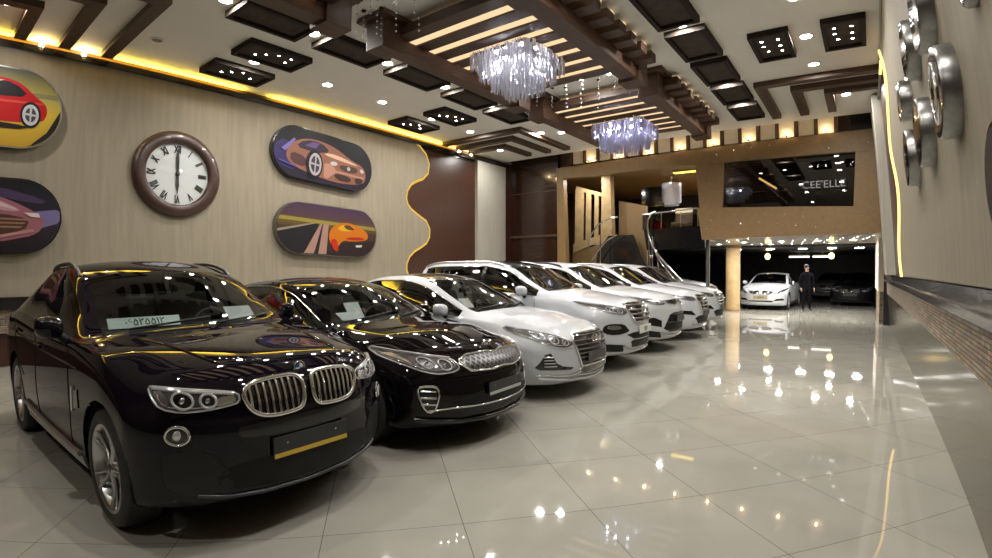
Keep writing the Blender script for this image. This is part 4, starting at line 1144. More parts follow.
    # sills, door seams, handles, mirrors
    for sd in (-1, 1):
        mb = MB(); B.patch(mb, [(S['df']+RA+.03, B.zb0+.03), (S['drx']-RA-.03, B.zb0+.03), (S['drx']-RA-.05, B.zb0+.14), (S['df']+RA+.05, B.zb0+.11)], .012, .02, 0, 's', sd, .06)
        out(mb, 'sill', S.get('sillmat', M['black']))
        mb = MB()
        zs = B.f['zsh']
        for poly in ([(S['ds0']+.02, zs(S['ds0'])-.03), (S['ds0']-.02, .62), (S['ds0']+.05, B.zb0+.12)], [(S['db']+.02, zs(S['db'])-.02), (S['db']+.03, .6), (S['db'], B.zb0+.12)], [(S['ds1']-.15, zs(S['ds1'])-.03), (S['drx']-.12, .78), (S['drx']-RA-.06, .62)]):
            mb = MB(); B.line(mb, poly, .004, .0005, 0, 's', sd, step=.06, n=4)
            out(mb, 'door_seam', M['black'])
        for dd in (S['db']-.18, S['ds1']-.32):
            mb = MB(); zz = zs(dd)-.13
            B.line(mb, [(dd-.11, zz), (dd+.09, zz+.01)], .014, .022, 0, 's', sd, step=.03)
            out(mb, 'door_handle', S.get('handle', pm))
        # mirror
        dm = S['ds0']+S.get('mdx', .22); zm = zs(dm)+.09
        h, nn = B.hits(dm, zs(dm)-.02, sd)
        fold = sd > 0; c = Vector((h.x-(.03 if fold else 0), h.y+sd*(.045 if fold else .105), zm)); ex, ey = (.10, .045) if fold else (.10, .092)
        mb = MB(); bm_ = bmesh.new(); bmesh.ops.create_uvsphere(bm_, u_segments=20, v_segments=12, radius=1)
        for v in bm_.verts:
            x, y, z = v.co
            x = math.copysign(abs(x)**.75, x)
            if x < -.35: x = -.35-(abs(x)-.35)*.15
            v.co = (c.x+x*ex, c.y+math.copysign(abs(y)**.7, y)*ey, c.z+math.copysign(abs(z)**.7, z)*.078+.01*y*sd)
        mb.bm(bm_, 0, True); bm_.free()
        mo = out(mb, 'side_mirror', S.get('mirrormat', pm))
        mb = MB().box(c.x-.058, c.x-.05, c.y-ey*.8, c.y+ey*.8, c.z-.06, c.z+.06)
        out(mb, 'mirror_glass', M['chrome'], mo)
        mb = MB().tube([(h.x, h.y-sd*.03, h.z-.01), (h.x+.01, h.y+sd*.05, zm-.05), (c.x+.02, c.y, zm-.045)], [.035, .028, .03], 8)
        out(mb, 'mirror_arm', M['black'], mo)
        if S.get('winline'):
            mb = MB()
            pts = []
            B.line(mb, [(S['ds0']+.05, zs(S['ds0'])+.006), (S['db'], zs(S['db'])+.008), (S['ds1'], zs(S['ds1'])+.01)], .007, .006, 0, 's', sd, step=.08)
            out(mb, 'window_trim', M['chrome']); mb = MB()
            top = []
            for jj, d in enumerate(ds):
                if S['ds0']+.05 <= d <= S['ds1']:
                    i = CUM[6]+9; vi = (jj+off)*m+(i if sd > 0 else m-i); top.append(V[vi]+Vector((0, sd*.006, 0)))
            mb.tube(top, .008, 6)
            out(mb, 'window_trim', M['chrome'])
        if S.get('rails'):
            top = []
            for jj, d in enumerate(ds):
                if S['droof']+.02 <= d <= S['drr']+.1:
                    vi = (jj+off)*m+(CUM[7] if sd > 0 else m-CUM[7]); top.append(V[vi]+Vector((0, -sd*.02, .028)))
            top[0] = top[0]-Vector((0, 0, .03)); top[-1] = top[-1]-Vector((0, 0, .03))
            out(MB().tube(top, .018, 8), 'roof_rail', S['rails'])
    # wipers
    zc = B.f['ztop'](S['dcow'])
    for y0, y1 in ((-.55, .02), (.05, .58)):
        pts = []
        for k in range(9):
            y = y0+(y1-y0)*k/8; x = -(S['dcow']-S.get('bow', .13)*(1-(y/.7)**2)+.05+.10*k/8)
            h = B.bvh.ray_cast(Vector((x, y, 3)), Vector((0, 0, -1)))[0]
            pts.append((x, y, h.z+.012))
        mb = MB(); mb.tube(pts, .009, 6); out(mb, 'wiper', M['black'])
    # cabin
    sm = S.get('seat', M['seat']); zf = S['zseat']
    for sd in (-1, 1):
        mb = MB(); dd = S['dseat']; y = sd*.37
        mb.box(-dd-.52, -dd, y-.25, y+.25, zf-.16, zf, bev=.05)
        mb.prism(chaikin([(-dd-.42, zf-.02), (-dd-.60, zf+.60), (-dd-.72, zf+.60), (-dd-.58, zf-.05)], 2), y-.24, y+.24, 'y')
        mb.prism(chaikin([(-dd-.60, zf+.62), (-dd-.62, zf+.80), (-dd-.72, zf+.80), (-dd-.71, zf+.62)], 2), y-.13, y+.13, 'y')
        out(mb, 'front_seat', sm)
    mb = MB(); dd = S['dseat']+.92
    mb.box(-dd-.5, -dd, -.62, .62, zf-.14, zf+.02, bev=.05)
    mb.prism(chaikin([(-dd-.42, zf), (-dd-.62, zf+.55), (-dd-.74, zf+.55), (-dd-.56, zf-.05)], 2), -.62, .62, 'y')
    out(mb, 'rear_seat', sm)
    zc = B.f['ztop'](S['dcow'])
    mb = MB(); dc = S['dcow']
    mb.prism(chaikin([(-dc+.06, zc-.07), (-dc-.22, zc-.005), (-dc-.48, zc-.015), (-dc-.56, zc-.16), (-dc-.50, zc-.40), (-dc, zc-.40)], 1), -.68, .68, 'y')
    out(mb, 'dashboard', M['dash'])
    mb = MB(); c = Vector((-dc-.62, .37, zc-.10)); ax = Vector((.35, 0, .94)); up = Vector((-.94, 0, .35)).normalized()*0+Vector((.35*-1, 0, .94)).normalized()
    u = Vector((0, 1, 0)); v = Vector((-.38, 0, .92))
    ring = [c+(u*math.cos(a)+v*math.sin(a))*.185 for a in np.linspace(0, 2*PI, 29)[:-1]]
    mb.tube(ring, .016, 6, closed=True)
    for a in (0, PI, -PI/2): mb.tube([c+Vector((.03, 0, .01)), c+(u*math.cos(a)+v*math.sin(a))*.18], .018, 6)
    mb.ball(c+Vector((.02, 0, 0)), .06, sc=(.6, 1, 1))
    out(mb, 'steering_wheel', M['dash'])
    mb = MB(); xm = -(S['droof']-.22); zm = B.f['ztop'](S['droof']-.22)-.10
    mb.box(xm-.02, xm+.01, -.12, .12, zm-.035, zm+.035, bev=.012); mb.tube([(xm, 0, zm), (xm+.04, 0, zm+.09)], .01, 6)
    out(mb, 'rear_view_mirror', M['black'])
    S['detail'](B, out, root, S)
    return root, B

def lamp_pair(B, out, poly, mat, name='headlight', off=.006, it=1):
    r = []
    ys_ = [p[0] for p in poly]; zs_ = [p[1] for p in poly]; cy_, cz_ = sum(ys_)/len(ys_), sum(zs_)/len(zs_)
    inner = chaikin([(cy_+(y-cy_)*.86, cz_+(z-cz_)*.70) for y, z in poly], it)
    for f_ in (lambda p: p, mir):
        mb = MB(); B.patch(mb, f_(chaikin(poly, it)), off, .03, 0, step=.03); o = out(mb, name, mat); r.append(o)
        mb = MB(); B.line(mb, f_(chaikin(poly, it)), .006, .006, 0, closed=True); out(mb, 'lamp_edge', M['lens'], o)
        mb = MB(); B.line(mb, f_(inner), .004, .009, 0, closed=True); out(mb, 'reflector_rim', M['lampchrome'], o)
    return r
def ring(B, out, c, rad, tube_r, mat, parent, name='light_ring', off=.014, rz=None):
    mb = MB(); B.line(mb, circ(c[0], c[1], rad, rz, 20), tube_r, off, 0, closed=True, step=.02); return out(mb, name, mat, parent)
def dot(B, out, c, rad, mat, parent, name='projector', off=.012):
    mb = MB(); h, n = B.hitf(*c)
    mb.ball(h+n*(off-.01), rad, sc=(.5, 1, 1)); return out(mb, name, mat, parent)
def poly_part(B, out, poly, mat, name, off=.006, it=0, parent=None, depth=.02, step=.035):
    mb = MB(); B.patch(mb, chaikin(poly, it) if it else poly, off, depth, 0, step=step)
    return out(mb, name, mat, parent) if parent else out(mb, name, mat)
def line_part(B, out, polys, mat, name, r=.006, off=.01, closed=False, parent=None, it=0):
    for p in polys:
        mb = MB(); B.line(mb, chaikin(p, it, closed) if it else p, r, off, 0, closed=closed)
        o = out(mb, name, mat, parent) if parent else out(mb, name, mat)
    return o
def plate(B, out, z, mat, strip=None, text=None, inkm=None, h=.115, w_=.52, x_off=.018):
    hx = max(B.hitf(y, zz)[0].x for y in (-.2, 0, .2) for zz in (z-.04, z+.04))+x_off
    mb = MB().box(hx-.012, hx, -w_/2, w_/2, z-h/2, z+h/2, bev=.004)
    p = out(mb, 'number_plate', mat)
    for y in (-.17, .17): out(MB().lathe([(.006, 0), (.0, .003)], 8, 'x', (hx, y, z+.02)), 'plate_screw', M['chrome'], p)
    if strip: out(MB().box(hx, hx+.002, -w_/2+.005, w_/2-.005, z-h/2+.004, z-h/2+.03), 'plate_strip', strip, p)
    if text:
        mt_ = Matrix.Translation((hx+B.S['L']/2+.002, 0, z)) @ ryz
        text_mesh(text, h*.8, 'plate_lettering', inkm, p, mt_)
    return p
def box_poly(y0, y1, z0, z1): return [(y0, z0), (y1, z0), (y1, z1), (y0, z1)]

def det_x4(B, out, root, S):
    kid = [(.035, .905), (.10, .925), (.31, .915), (.375, .885), (.385, .84), (.35, .76), (.27, .722), (.10, .725), (.045, .745), (.028, .82)]
    for f_ in (lambda p: p, mir):
        g = poly_part(B, out, f_(kid), M['gloss'], 'kidney_grille', .004, 2)
        line_part(B, out, [f_(kid)], M['chrome'], 'grille_frame', .015, .012, True, g, 2)
        kk = chaikin(kid, 2); bars = []
        for y in np.linspace(.075, .345, 8):
            ys = [z for a, b in zip(kk, kk[1:]+kk[:1]) for z in ([a[1]+(b[1]-a[1])*(y-a[0])/(b[0]-a[0])] if (a[0]-y)*(b[0]-y) < 0 else [])]
            bars.append(f_([(y, min(ys)+.01), (y+.004, max(ys)-.01)]))
        for b in bars: line_part(B, out, [b], M['chrome'], 'grille_bar', .0085, .012, False, g)
    lamp = [(.405, .822), (.405, .872), (.50, .890), (.62, .905), (.73, .918), (.765, .915), (.770, .865), (.75, .81), (.67, .790), (.57, .795), (.47, .808)]
    for sgn, o in zip((1, -1), lamp_pair(B, out, lamp, M['lampdark'])):
        s = sgn
        for c, rad in (((s*.550, .843), .035), ((s*.655, .848), .041)):
            poly_part(B, out, circ(c[0], c[1], rad*1.05, rad*1.0, 20), M['gloss'], 'lamp_bowl', .010, 0, o, step=.02)
            ring(B, out, c, rad, .008, M['lens'], o)
            dot(B, out, c, rad*.55, M['lampchrome'], o)
        line_part(B, out, [[(s*.43, .870), (s*.58, .888), (s*.75, .908)]], M['lens'], 'brow_strip', .010, .012, False, o)
        poly_part(B, out, [(s*y, z) for y, z in [(.71, .815), (.745, .82), (.755, .895), (.715, .89)]], M['lampchrome'], 'side_reflector', .012, 1, o)
        poly_part(B, out, [(s*y, z) for y, z in [(.425, .82), (.52, .80), (.51, .86), (.425, .86)]], M['lampchrome'], 'inner_reflector', .012, 1, o)
    e = MB(); h, n = B.hitf(0, .962)
    # roundel on the bonnet edge
    h = B.bvh.ray_cast(Vector((1, 0, .955)), Vector((-1, 0, 0)))[0]
    e.lathe([(.0, .012), (.030, .012), (.041, .004), (.041, -.01)], 24, 'x', (h.x, 0, .955), 0)
    ro = out(e, 'roundel', M['gloss'])
    for k in range(4):
        mb = MB(); a0 = k*PI/2
        pts = [(h.x+.0135, 0, .955)]+[(h.x+.0135, .027*math.cos(a0+j*PI/12), .955+.027*math.sin(a0+j*PI/12)) for j in range(7)]
        mb.add(pts, [list(range(8))]); out(mb, 'roundel_quarter', flat((.05, .18, .5)) if k % 2 else M['white'], ro)
    out(MB().tube([(h.x+.012, .037*math.cos(a), .955+.037*math.sin(a)) for a in np.linspace(0, 2*PI, 25)[:-1]], .004, 5, closed=True), 'roundel_rim', M['chrome'], ro)
    up = [(-.44, .665), (-.40, .612), (.40, .612), (.44, .665), (.40, .70), (-.40, .70)]
    poly_part(B, out, up, M['gloss'], 'upper_intake', .004, 2)
    lo = [(-.55, .40), (-.48, .335), (-.2, .315), (.2, .315), (.48, .335), (.55, .40), (.50, .475), (.3, .50), (-.3, .50), (-.50, .475)]
    poly_part(B, out, lo, M['black'], 'lower_intake', .004, 2)
    line_part(B, out, [[(-.62, .33), (-.45, .295), (0, .28), (.45, .295), (.62, .33)]], M['gunmetal'], 'lip_trim', .012, .006, False)
    for s in (1, -1):
        g = poly_part(B, out, [(s*y, z) for y, z in [(.45, .36), (.52, .33), (.69, .33), (.76, .40), (.77, .55), (.71, .585), (.56, .57), (.50, .48)]], M['mesh2'], 'side_intake', .004, 1)
        f_ = poly_part(B, out, circ(s*.695, .672, .052, .05, 18), M['lampdark'], 'fog_lamp', .008, 0, step=.02)
        ring(B, out, (s*.695, .672), .048, .009, M['chrome'], f_, 'fog_ring'); dot(B, out, (s*.695, .672), .032, M['lens'], f_, 'fog_lens', .012)
    plate(B, out, .535, M['platedark'], M['yellow'], h=.125)
    for s in (-1, 1):      # gleaming side sill strip and wing vent
        mb = MB(); B.line(mb, [(1.35, .345), (2.2, .35), (3.2, .375)], .022, .012, 0, 's', s, step=.08); out(mb, 'side_strip', M['satin'])
        mb = MB(); B.patch(mb, [(1.30, .66), (1.42, .64), (1.40, .76), (1.31, .78)], .006, .01, 0, 's', s); v = out(mb, 'wing_vent', M['gloss'])
        mb = MB(); B.line(mb, [(1.44, .62), (1.42, .79)], .007, .01, 0, 's', s); out(mb, 'vent_trim', M['chrome'], v)
        mb = MB(); B.line(mb, [(1.30, .92), (2.2, .93), (3.4, .97), (4.2, .99)], .006, .003, 0, 's', s, step=.08); out(mb, 'crease', S['paint'])
    for s in (-1, 1):       # bonnet ridges
        mb = MB(); pts = []
        for k in range(14):
            d = .28+.07*k+.0; y = s*(.40+.16*k/13)
            h = B.bvh.ray_cast(Vector((-d, y, 3)), Vector((0, 0, -1)))[0]; pts.append((h.x, h.y, h.z-.004))
        mb.tube(pts, [.002]+[.013]*12+[.002], 8); out(mb, 'bonnet_ridge', S['paint'])
def det_optima(B, out, root, S):
    g = [(-.475, .735), (-.455, .765), (-.36, .795), (-.12, .80), (0, .785), (.12, .80), (.36, .795), (.455, .765), (.475, .735), (.40, .675), (.16, .660), (0, .672), (-.16, .660), (-.40, .675)]
    o = poly_part(B, out, g, M['mesh'], 'grille', .006, 0)
    line_part(B, out, [g], M['chrome'], 'grille_frame', .010, .012, True, o)
    mb = MB(); h, n = B.hitf(0, .845); c = h+n*.006
    mb.tube([c+Vector((0, .062*math.cos(a), .030*math.sin(a))) for a in np.linspace(0, 2*PI, 25)[:-1]], .005, 6, closed=True)
    em = out(mb, 'oval_badge', M['chrome'])
    text_mesh('KIA', .042, 'badge_lettering', M['chrome'], em, Matrix.Translation((c.x+S['L']/2+.004, 0, c.z)) @ ryz)
    lamp = [(.485, .725), (.50, .785), (.62, .815), (.74, .845), (.83, .875), (.845, .85), (.835, .79), (.78, .715), (.68, .67), (.57, .675), (.50, .695)]
    for s, o in zip((1, -1), lamp_pair(B, out, lamp, M['lampdark'])):
        line_part(B, out, [[(s*y, z) for y, z in [(.51, .785), (.62, .808), (.74, .838), (.825, .868)]]], M['lens'], 'running_light', .011, .010, False, o)
        for c in ((s*.585, .735), (s*.69, .755)): ring(B, out, c, .040, .006, M['lens'], o); dot(B, out, c, .026, M['lampchrome'], o)
        poly_part(B, out, [(s*y, z) for y, z in [(.76, .74), (.825, .83), (.77, .825)]], M['lampchrome'], 'side_reflector', .010, 0, o)
    for s in (1, -1):
        v = [(.695, .38), (.665, .53), (.69, .575), (.77, .58), (.80, .555), (.77, .41), (.735, .355)]
        f_ = poly_part(B, out, [(s*y, z) for y, z in v], M['gloss'], 'bumper_vent', .004, 1)
        line_part(B, out, [[(s*y, z) for y, z in v]], M['chrome'], 'vent_frame', .012, .010, True, f_, 1)
        for z in (.42, .475, .53): line_part(B, out, [[(s*.69, z), (s*.78, z+.012)]], M['chrome'], 'vent_bar', .010, .012, False, f_)
    lo = [(-.60, .43), (-.50, .385), (.50, .385), (.60, .43), (.50, .46), (-.50, .46)]
    poly_part(B, out, lo, M['black'], 'lower_intake', .004, 1)
    poly_part(B, out, [(-.56, .37), (-.44, .30), (.44, .30), (.56, .37), (.40, .375), (-.40, .375)], M['mesh2'], 'lower_grille', .004, 0)
    line_part(B, out, [[(-.74, .375), (-.55, .385), (0, .37), (.55, .385), (.74, .375)]], M['chrome'], 'bumper_trim', .008, .012)
    line_part(B, out, [[(-.80, .30), (-.5, .262), (0, .25), (.5, .262), (.80, .30)]], M['gloss'], 'splitter', .022, .014)
    plate(B, out, .50, M['platedark'], M['satin'], h=.115)
def hex_grille(w1, w2, zt, zm, zb): return [(-w1*.86, zt), (w1*.86, zt), (w1, zm), (w2, zb), (-w2, zb), (-w1, zm)]
def hbadge(B, out, z, parent, r=.06):
    h, n = B.hitf(0, z); c = h+n*.02
    mb = MB(); mb.tube([c+Vector((0, r*1.25*math.cos(a), r*.75*math.sin(a))) for a in np.linspace(0, 2*PI, 25)[:-1]], .006, 6, closed=True)
    for s in (-1, 1): mb.tube([c+Vector((0, s*r*.55-.012, -r*.55)), c+Vector((0, s*r*.55+.012, r*.55))], .007, 6)
    mb.tube([c+Vector((0, -r*.5, -.004)), c+Vector((0, r*.5, .006))], .007, 6)
    return out(mb, 'oval_badge', M['chrome'], parent)
def bars(B, out, g, n, mat, r, parent, off=.014, z0=None, z1=None):
    zs = [p[1] for p in g]
    for z in np.linspace(z0 or min(zs)+.035, z1 or max(zs)-.03, n):
        xs = [a[0]+(b[0]-a[0])*(z-a[1])/(b[1]-a[1]) for a, b in zip(g, g[1:]+g[:1]) if (a[1]-z)*(b[1]-z) < 0]
        line_part(B, out, [[(min(xs)+.01, z), (0, z), (max(xs)-.01, z)]], mat, 'grille_bar', r, off, False, parent)
def det_sonata(B, out, root, S):
    g = hex_grille(.44, .35, .775, .70, .405)
    o = poly_part(B, out, g, M['gloss'], 'grille', .006, 0)
    line_part(B, out, [g], M['chrome'], 'grille_frame', .013, .014, True, o)
    bars(B, out, g, 7, M['gunmetal'], .008, o, z0=.45)
    hbadge(B, out, .70, o)
    lamp = [(.44, .655), (.45, .70), (.56, .755), (.70, .815), (.81, .865), (.835, .85), (.83, .775), (.76, .69), (.65, .635), (.53, .625)]
    for s, o2 in zip((1, -1), lamp_pair(B, out, lamp, M['lampdark'], it=2)):
        for c, rr_ in (((s*.54, .69), .034), ((s*.645, .72), .042), ((s*.735, .76), .036)): ring(B, out, c, rr_, .006, M['lens'], o2); dot(B, out, c, rr_*.75, M['lampchrome'], o2)
        line_part(B, out, [[(s*y, z) for y, z in lamp[:5]]], M['lens'], 'running_light', .008, .010, False, o2, 1)
        poly_part(B, out, [(s*y, z) for y, z in [(.775, .745), (.815, .80), (.805, .84), (.77, .80)]], M['lampchrome'], 'side_reflector', .010, 0, o2)
    for s in (1, -1):
        f_ = poly_part(B, out, [(s*y, z) for y, z in [(.47, .40), (.50, .375), (.80, .385), (.83, .41), (.76, .56), (.71, .575), (.66, .46), (.60, .42)]], M['gloss'], 'fog_recess', .005, 0)
        for k in range(4): line_part(B, out, [[(s*(.70-.012*k), .53-.035*k), (s*(.775), .53-.035*k)]], M['lens'], 'running_light', .006, .010, False, f_)
    plate(B, out, .50, M['platedark'], h=.115)
    poly_part(B, out, [(-.34, .345), (-.30, .315), (.30, .315), (.34, .345), (.32, .38), (-.32, .38)], M['gloss'], 'lower_intake', .005, 0)
    line_part(B, out, [[(-.82, .32), (-.55, .305), (-.38, .33), (-.34, .395)], [(.82, .32), (.55, .305), (.38, .33), (.34, .395)], [(-.36, .30), (0, .285), (.36, .30)]], M['chrome'], 'lower_trim', .009, .012)
    line_part(B, out, [[(-.80, .285), (-.5, .255), (0, .245), (.5, .255), (.80, .285)]], S['paint'], 'splitter', .02, .012)
def det_santafe(B, out, root, S):
    g = hex_grille(.46, .33, 1.035, .965, .76)
    o = poly_part(B, out, g, M['gloss'], 'grille', .006, 0)
    line_part(B, out, [g], M['chrome'], 'grille_frame', .011, .014, True, o)
    bars(B, out, g, 4, M['steel'], .013, o, z0=.81, z1=1.0)
    hbadge(B, out, .935, o, .075)
    lamp = [(.46, .885), (.475, .965), (.58, .995), (.72, 1.035), (.83, 1.075), (.835, 1.045), (.79, .955), (.70, .89), (.56, .865)]
    for s, o2 in zip((1, -1), lamp_pair(B, out, lamp, M['lampdark'], it=1)):
        line_part(B, out, [[(s*.49, .965), (s*.58, .987), (s*.72, 1.027), (s*.82, 1.066)]], M['lens'], 'running_light', .010, .010, False, o2)
        for c in ((s*.57, .925), (s*.68, .95)): ring(B, out, c, .032, .006, M['lens'], o2); dot(B, out, c, .025, M['lampchrome'], o2)
        poly_part(B, out, [(s*y, z) for y, z in [(.74, .94), (.81, 1.03), (.75, 1.02)]], M['lampchrome'], 'side_reflector', .010, 0, o2)
    for s in (1, -1):
        f_ = poly_part(B, out, [(s*y, z) for y, z in [(.44, .62), (.48, .66), (.54, .735), (.72, .745), (.80, .71), (.81, .60), (.66, .565)]], M['gloss'], 'fog_recess', .005, 1)
        poly_part(B, out, [(s*y, z) for y, z in [(.58, .66), (.60, .71), (.73, .72), (.76, .68), (.72, .65)]], M['lampchrome'], 'fog_lamp', .012, 1, f_)
    poly_part(B, out, [(-.50, .57), (-.36, .50), (.36, .50), (.50, .57), (.36, .60), (-.36, .60)], M['black'], 'upper_intake', .004, 0)
    poly_part(B, out, [(-.42, .46), (-.36, .37), (.36, .37), (.42, .46), (.36, .485), (-.36, .485)], M['black'], 'lower_intake', .004, 0)
    line_part(B, out, [[(-.55, .40), (-.42, .335), (0, .32), (.42, .335), (.55, .40)]], M['satin'], 'skid_plate', .018, .010)
    for s in (1, -1): poly_part(B, out, [(s*y, z) for y, z in [(.50, .31), (.85, .33), (.88, .45), (.56, .42)]], M['black'], 'bumper_cladding', .006, 0)
    plate(B, out, .63, M['platewhite'], text='157', inkm=M['ink'], h=.12)
def det_rav(B, out, root, S):
    up = [(-.48, .985), (0, 1.0), (.48, .985), (.44, .935), (.2, .905), (0, .90), (-.2, .905), (-.44, .935)]
    o = poly_part(B, out, up, M['gloss'], 'upper_grille', .006, 0)
    h, n = B.hitf(0, .95); c = h+n*.02
    out(MB().tube([c+Vector((0, .075*math.cos(a), .05*math.sin(a))) for a in np.linspace(0, 2*PI, 25)[:-1]], .007, 6, closed=True).tube([c+Vector((0, .03*math.cos(a), .045*math.sin(a))) for a in np.linspace(0, 2*PI, 21)[:-1]], .005, 6, closed=True), 'oval_badge', M['chrome'], o)
    line_part(B, out, [[(-.86, 1.02), (-.46, .93), (-.2, .895), (0, .888), (.2, .895), (.46, .93), (.86, 1.02)]], M['chrome'], 'grille_trim', .007, .012, False, o)
    lamp = [(.48, .925), (.50, .99), (.66, 1.015), (.77, 1.05), (.84, 1.08), (.84, 1.04), (.78, .955), (.68, .905), (.56, .90)]
    for s, o2 in zip((1, -1), lamp_pair(B, out, lamp, M['lampdark'], it=1)):
        for c in ((s*.58, .955), (s*.68, .97)): ring(B, out, c, .028, .006, M['lens'], o2); dot(B, out, c, .022, M['lampchrome'], o2)
        line_part(B, out, [[(s*.52, .985), (s*.68, 1.008), (s*.86, 1.06)]], M['lens'], 'running_light', .008, .010, False, o2)
    lo = [(-.56, .47), (-.40, .40), (.40, .40), (.56, .47), (.42, .72), (.30, .76), (-.30, .76), (-.42, .72)]
    o = poly_part(B, out, lo, M['black'], 'lower_grille', .005, 0)
    bars(B, out, lo, 3, M['gunmetal'], .010, o)
    for s in (1, -1): poly_part(B, out, [(s*y, z) for y, z in [(.60, .50), (.84, .55), (.85, .66), (.72, .68), (.60, .62)]], M['gloss'], 'fog_recess', .005, 0)
    line_part(B, out, [[(-.60, .40), (-.42, .345), (0, .335), (.42, .345), (.60, .40)]], M['satin'], 'skid_plate', .016, .010)
    for s in (1, -1): poly_part(B, out, [(s*y, z) for y, z in [(.55, .30), (.85, .33), (.88, .46), (.62, .41)]], M['black'], 'bumper_cladding', .006, 0)
    plate(B, out, .64, M['platedark'], h=.115)
def det_suv(B, out, root, S):
    g = hex_grille(.44, .32, 1.0, .93, .70)
    o = poly_part(B, out, g, M['gloss'], 'grille', .006, 0)
    line_part(B, out, [g], M['chrome'], 'grille_frame', .011, .014, True, o)
    bars(B, out, g, 3, M['steel'], .013, o, z0=.77, z1=.95)
    hbadge(B, out, .87, o, .07)
    lamp = [(.46, .89), (.48, .96), (.66, .99), (.86, 1.04), (.87, 1.0), (.76, .91), (.58, .87)]
    for s, o2 in zip((1, -1), lamp_pair(B, out, lamp, M['lampdark'], it=1)):
        for c in ((s*.57, .93), (s*.68, .95)): dot(B, out, c, .025, M['lampchrome'], o2)
    for s in (1, -1):
        poly_part(B, out, [(s*y, z) for y, z in [(.50, .56), (.82, .60), (.84, .68), (.60, .66)]], M['gloss'], 'fog_recess', .005, 0)
    poly_part(B, out, [(-.52, .50), (-.40, .38), (.40, .38), (.52, .50), (.40, .55), (-.40, .55)], M['black'], 'lower_intake', .004, 0)
    line_part(B, out, [[(-.55, .38), (-.42, .335), (0, .32), (.42, .335), (.55, .38)]], M['satin'], 'skid_plate', .016, .010)
    plate(B, out, .60, M['platedark'], h=.115)
def det_old(B, out, root, S):
    for s in (1, -1):
        o = poly_part(B, out, [(s*y, z) for y, z in [(.06, .735), (.10, .765), (.30, .755), (.44, .72), (.36, .65), (.18, .615), (.07, .63)]], M['gloss'], 'grille', .006, 0)
        for k in range(3): line_part(B, out, [[(s*.09, .655+.035*k), (s*(.33+.03*k), .66+.035*k)]], M['steel'], 'grille_bar', .006, .012, False, o)
    line_part(B, out, [[(-.50, .78), (-.30, .765), (-.12, .66), (0, .605), (.12, .66), (.30, .765), (.50, .78)]], M['chrome'], 'grille_frame', .008, .012)
    line_part(B, out, [[(-.46, .72), (-.28, .60), (0, .57), (.28, .60), (.46, .72)]], M['chrome'], 'grille_frame', .007, .012)
    lamp = [(.46, .66), (.50, .70), (.66, .76), (.84, .86), (.87, .85), (.82, .76), (.70, .68), (.56, .64)]
    for s, o2 in zip((1, -1), lamp_pair(B, out, lamp, M['lampdark'], it=1)):
        for c in ((s*.57, .68), (s*.68, .73)): dot(B, out, c, .028, M['lampchrome'], o2)
    for s in (1, -1): poly_part(B, out, [(s*y, z) for y, z in [(.46, .36), (.80, .40), (.78, .47), (.55, .45)]], M['gloss'], 'fog_recess', .005, 0)
    poly_part(B, out, [(-.42, .33), (.42, .33), (.46, .385), (-.46, .385)], M['black'], 'lower_intake', .004, 0)
    plate(B, out, .50, M['platepale'], text='55847', inkm=M['ink'], h=.12) if S.get('yplate') else plate(B, out, .50, M['platedark'])

SEDAN = dict(L=4.85, W=.905, r=.13, zb=.175, A=.46, p=2.6, D=1.1, bow=.16,
    prof=[(.15, .10), (.25, .03), (.40, .0), (.60, .015), (.72, .055), (.82, .14), (.95, .24)],
    ztop=[(0, .86), (.25, .90), (.7, .965), (1.50, 1.035), (1.9, 1.22), (2.35, 1.405), (2.75, 1.465), (3.2, 1.45), (3.65, 1.36), (4.3, 1.12), (4.5, 1.09), (4.85, 1.06)],
    zsh=[(0, .74), (.4, .82), (1.0, .90), (1.5, .94), (2.6, .965), (3.6, 1.0), (4.5, 1.0), (4.85, .98)],
    ysh=[(0, .80), (1.0, .84), (1.5, .86), (3.6, .86), (4.85, .80)],
    yre=[(0, .62), (1.0, .67), (1.5, .76), (2.3, .64), (3.2, .58), (3.8, .60), (4.3, .66), (4.85, .66)],
    crown=[(0, .03), (.8, .035), (1.5, .04), (1.9, .055), (2.4, .055), (3.2, .05), (4.3, .04), (4.85, .03)],
    wd=[(0, .885), (.9, .90), (2.4, .905), (4.0, .90), (4.85, .85)],
    dcow=1.50, droof=2.36, drr=3.45, drb=4.28, ds0=1.62, ds1=3.95, db=2.72, dq=3.62, df=.98, drx=3.79, rt=.335, dseat=2.15, zseat=.62, tyre_w=.22, winline=True)
SUV = dict(L=4.70, W=.92, r=.12, zb=.24, A=.50, p=2.5, D=1.05, bow=.16,
    prof=[(.15, .14), (.30, .05), (.5, .0), (.8, .01), (.95, .05), (1.02, .10), (1.15, .22)],
    ztop=[(0, 1.06), (.25, 1.11), (.7, 1.165), (1.35, 1.235), (1.75, 1.43), (2.15, 1.645), (2.7, 1.735), (3.6, 1.72), (4.2, 1.62), (4.45, 1.32), (4.6, 1.12), (4.70, 1.05)],
    zsh=[(0, .92), (.4, 1.02), (1.0, 1.09), (1.5, 1.12), (2.6, 1.15), (3.6, 1.20), (4.4, 1.22), (4.70, 1.0)],
    ysh=[(0, .80), (1.0, .85), (1.5, .87), (3.6, .87), (4.70, .80)],
    yre=[(0, .64), (1.0, .69), (1.4, .77), (2.2, .66), (3.6, .62), (4.2, .62), (4.5, .66), (4.70, .66)],
    crown=[(0, .03), (.8, .035), (1.4, .04), (1.8, .06), (2.3, .06), (3.6, .05), (4.70, .03)],
    wd=[(0, .90), (.9, .915), (2.4, .92), (4.0, .915), (4.70, .88)],
    dcow=1.36, droof=2.16, drr=4.1, drb=4.5, ds0=1.48, ds1=4.05, db=2.62, dq=3.55, df=.93, drx=3.63, rt=.365, dseat=2.05, zseat=.80, tyre_w=.235, winline=True)
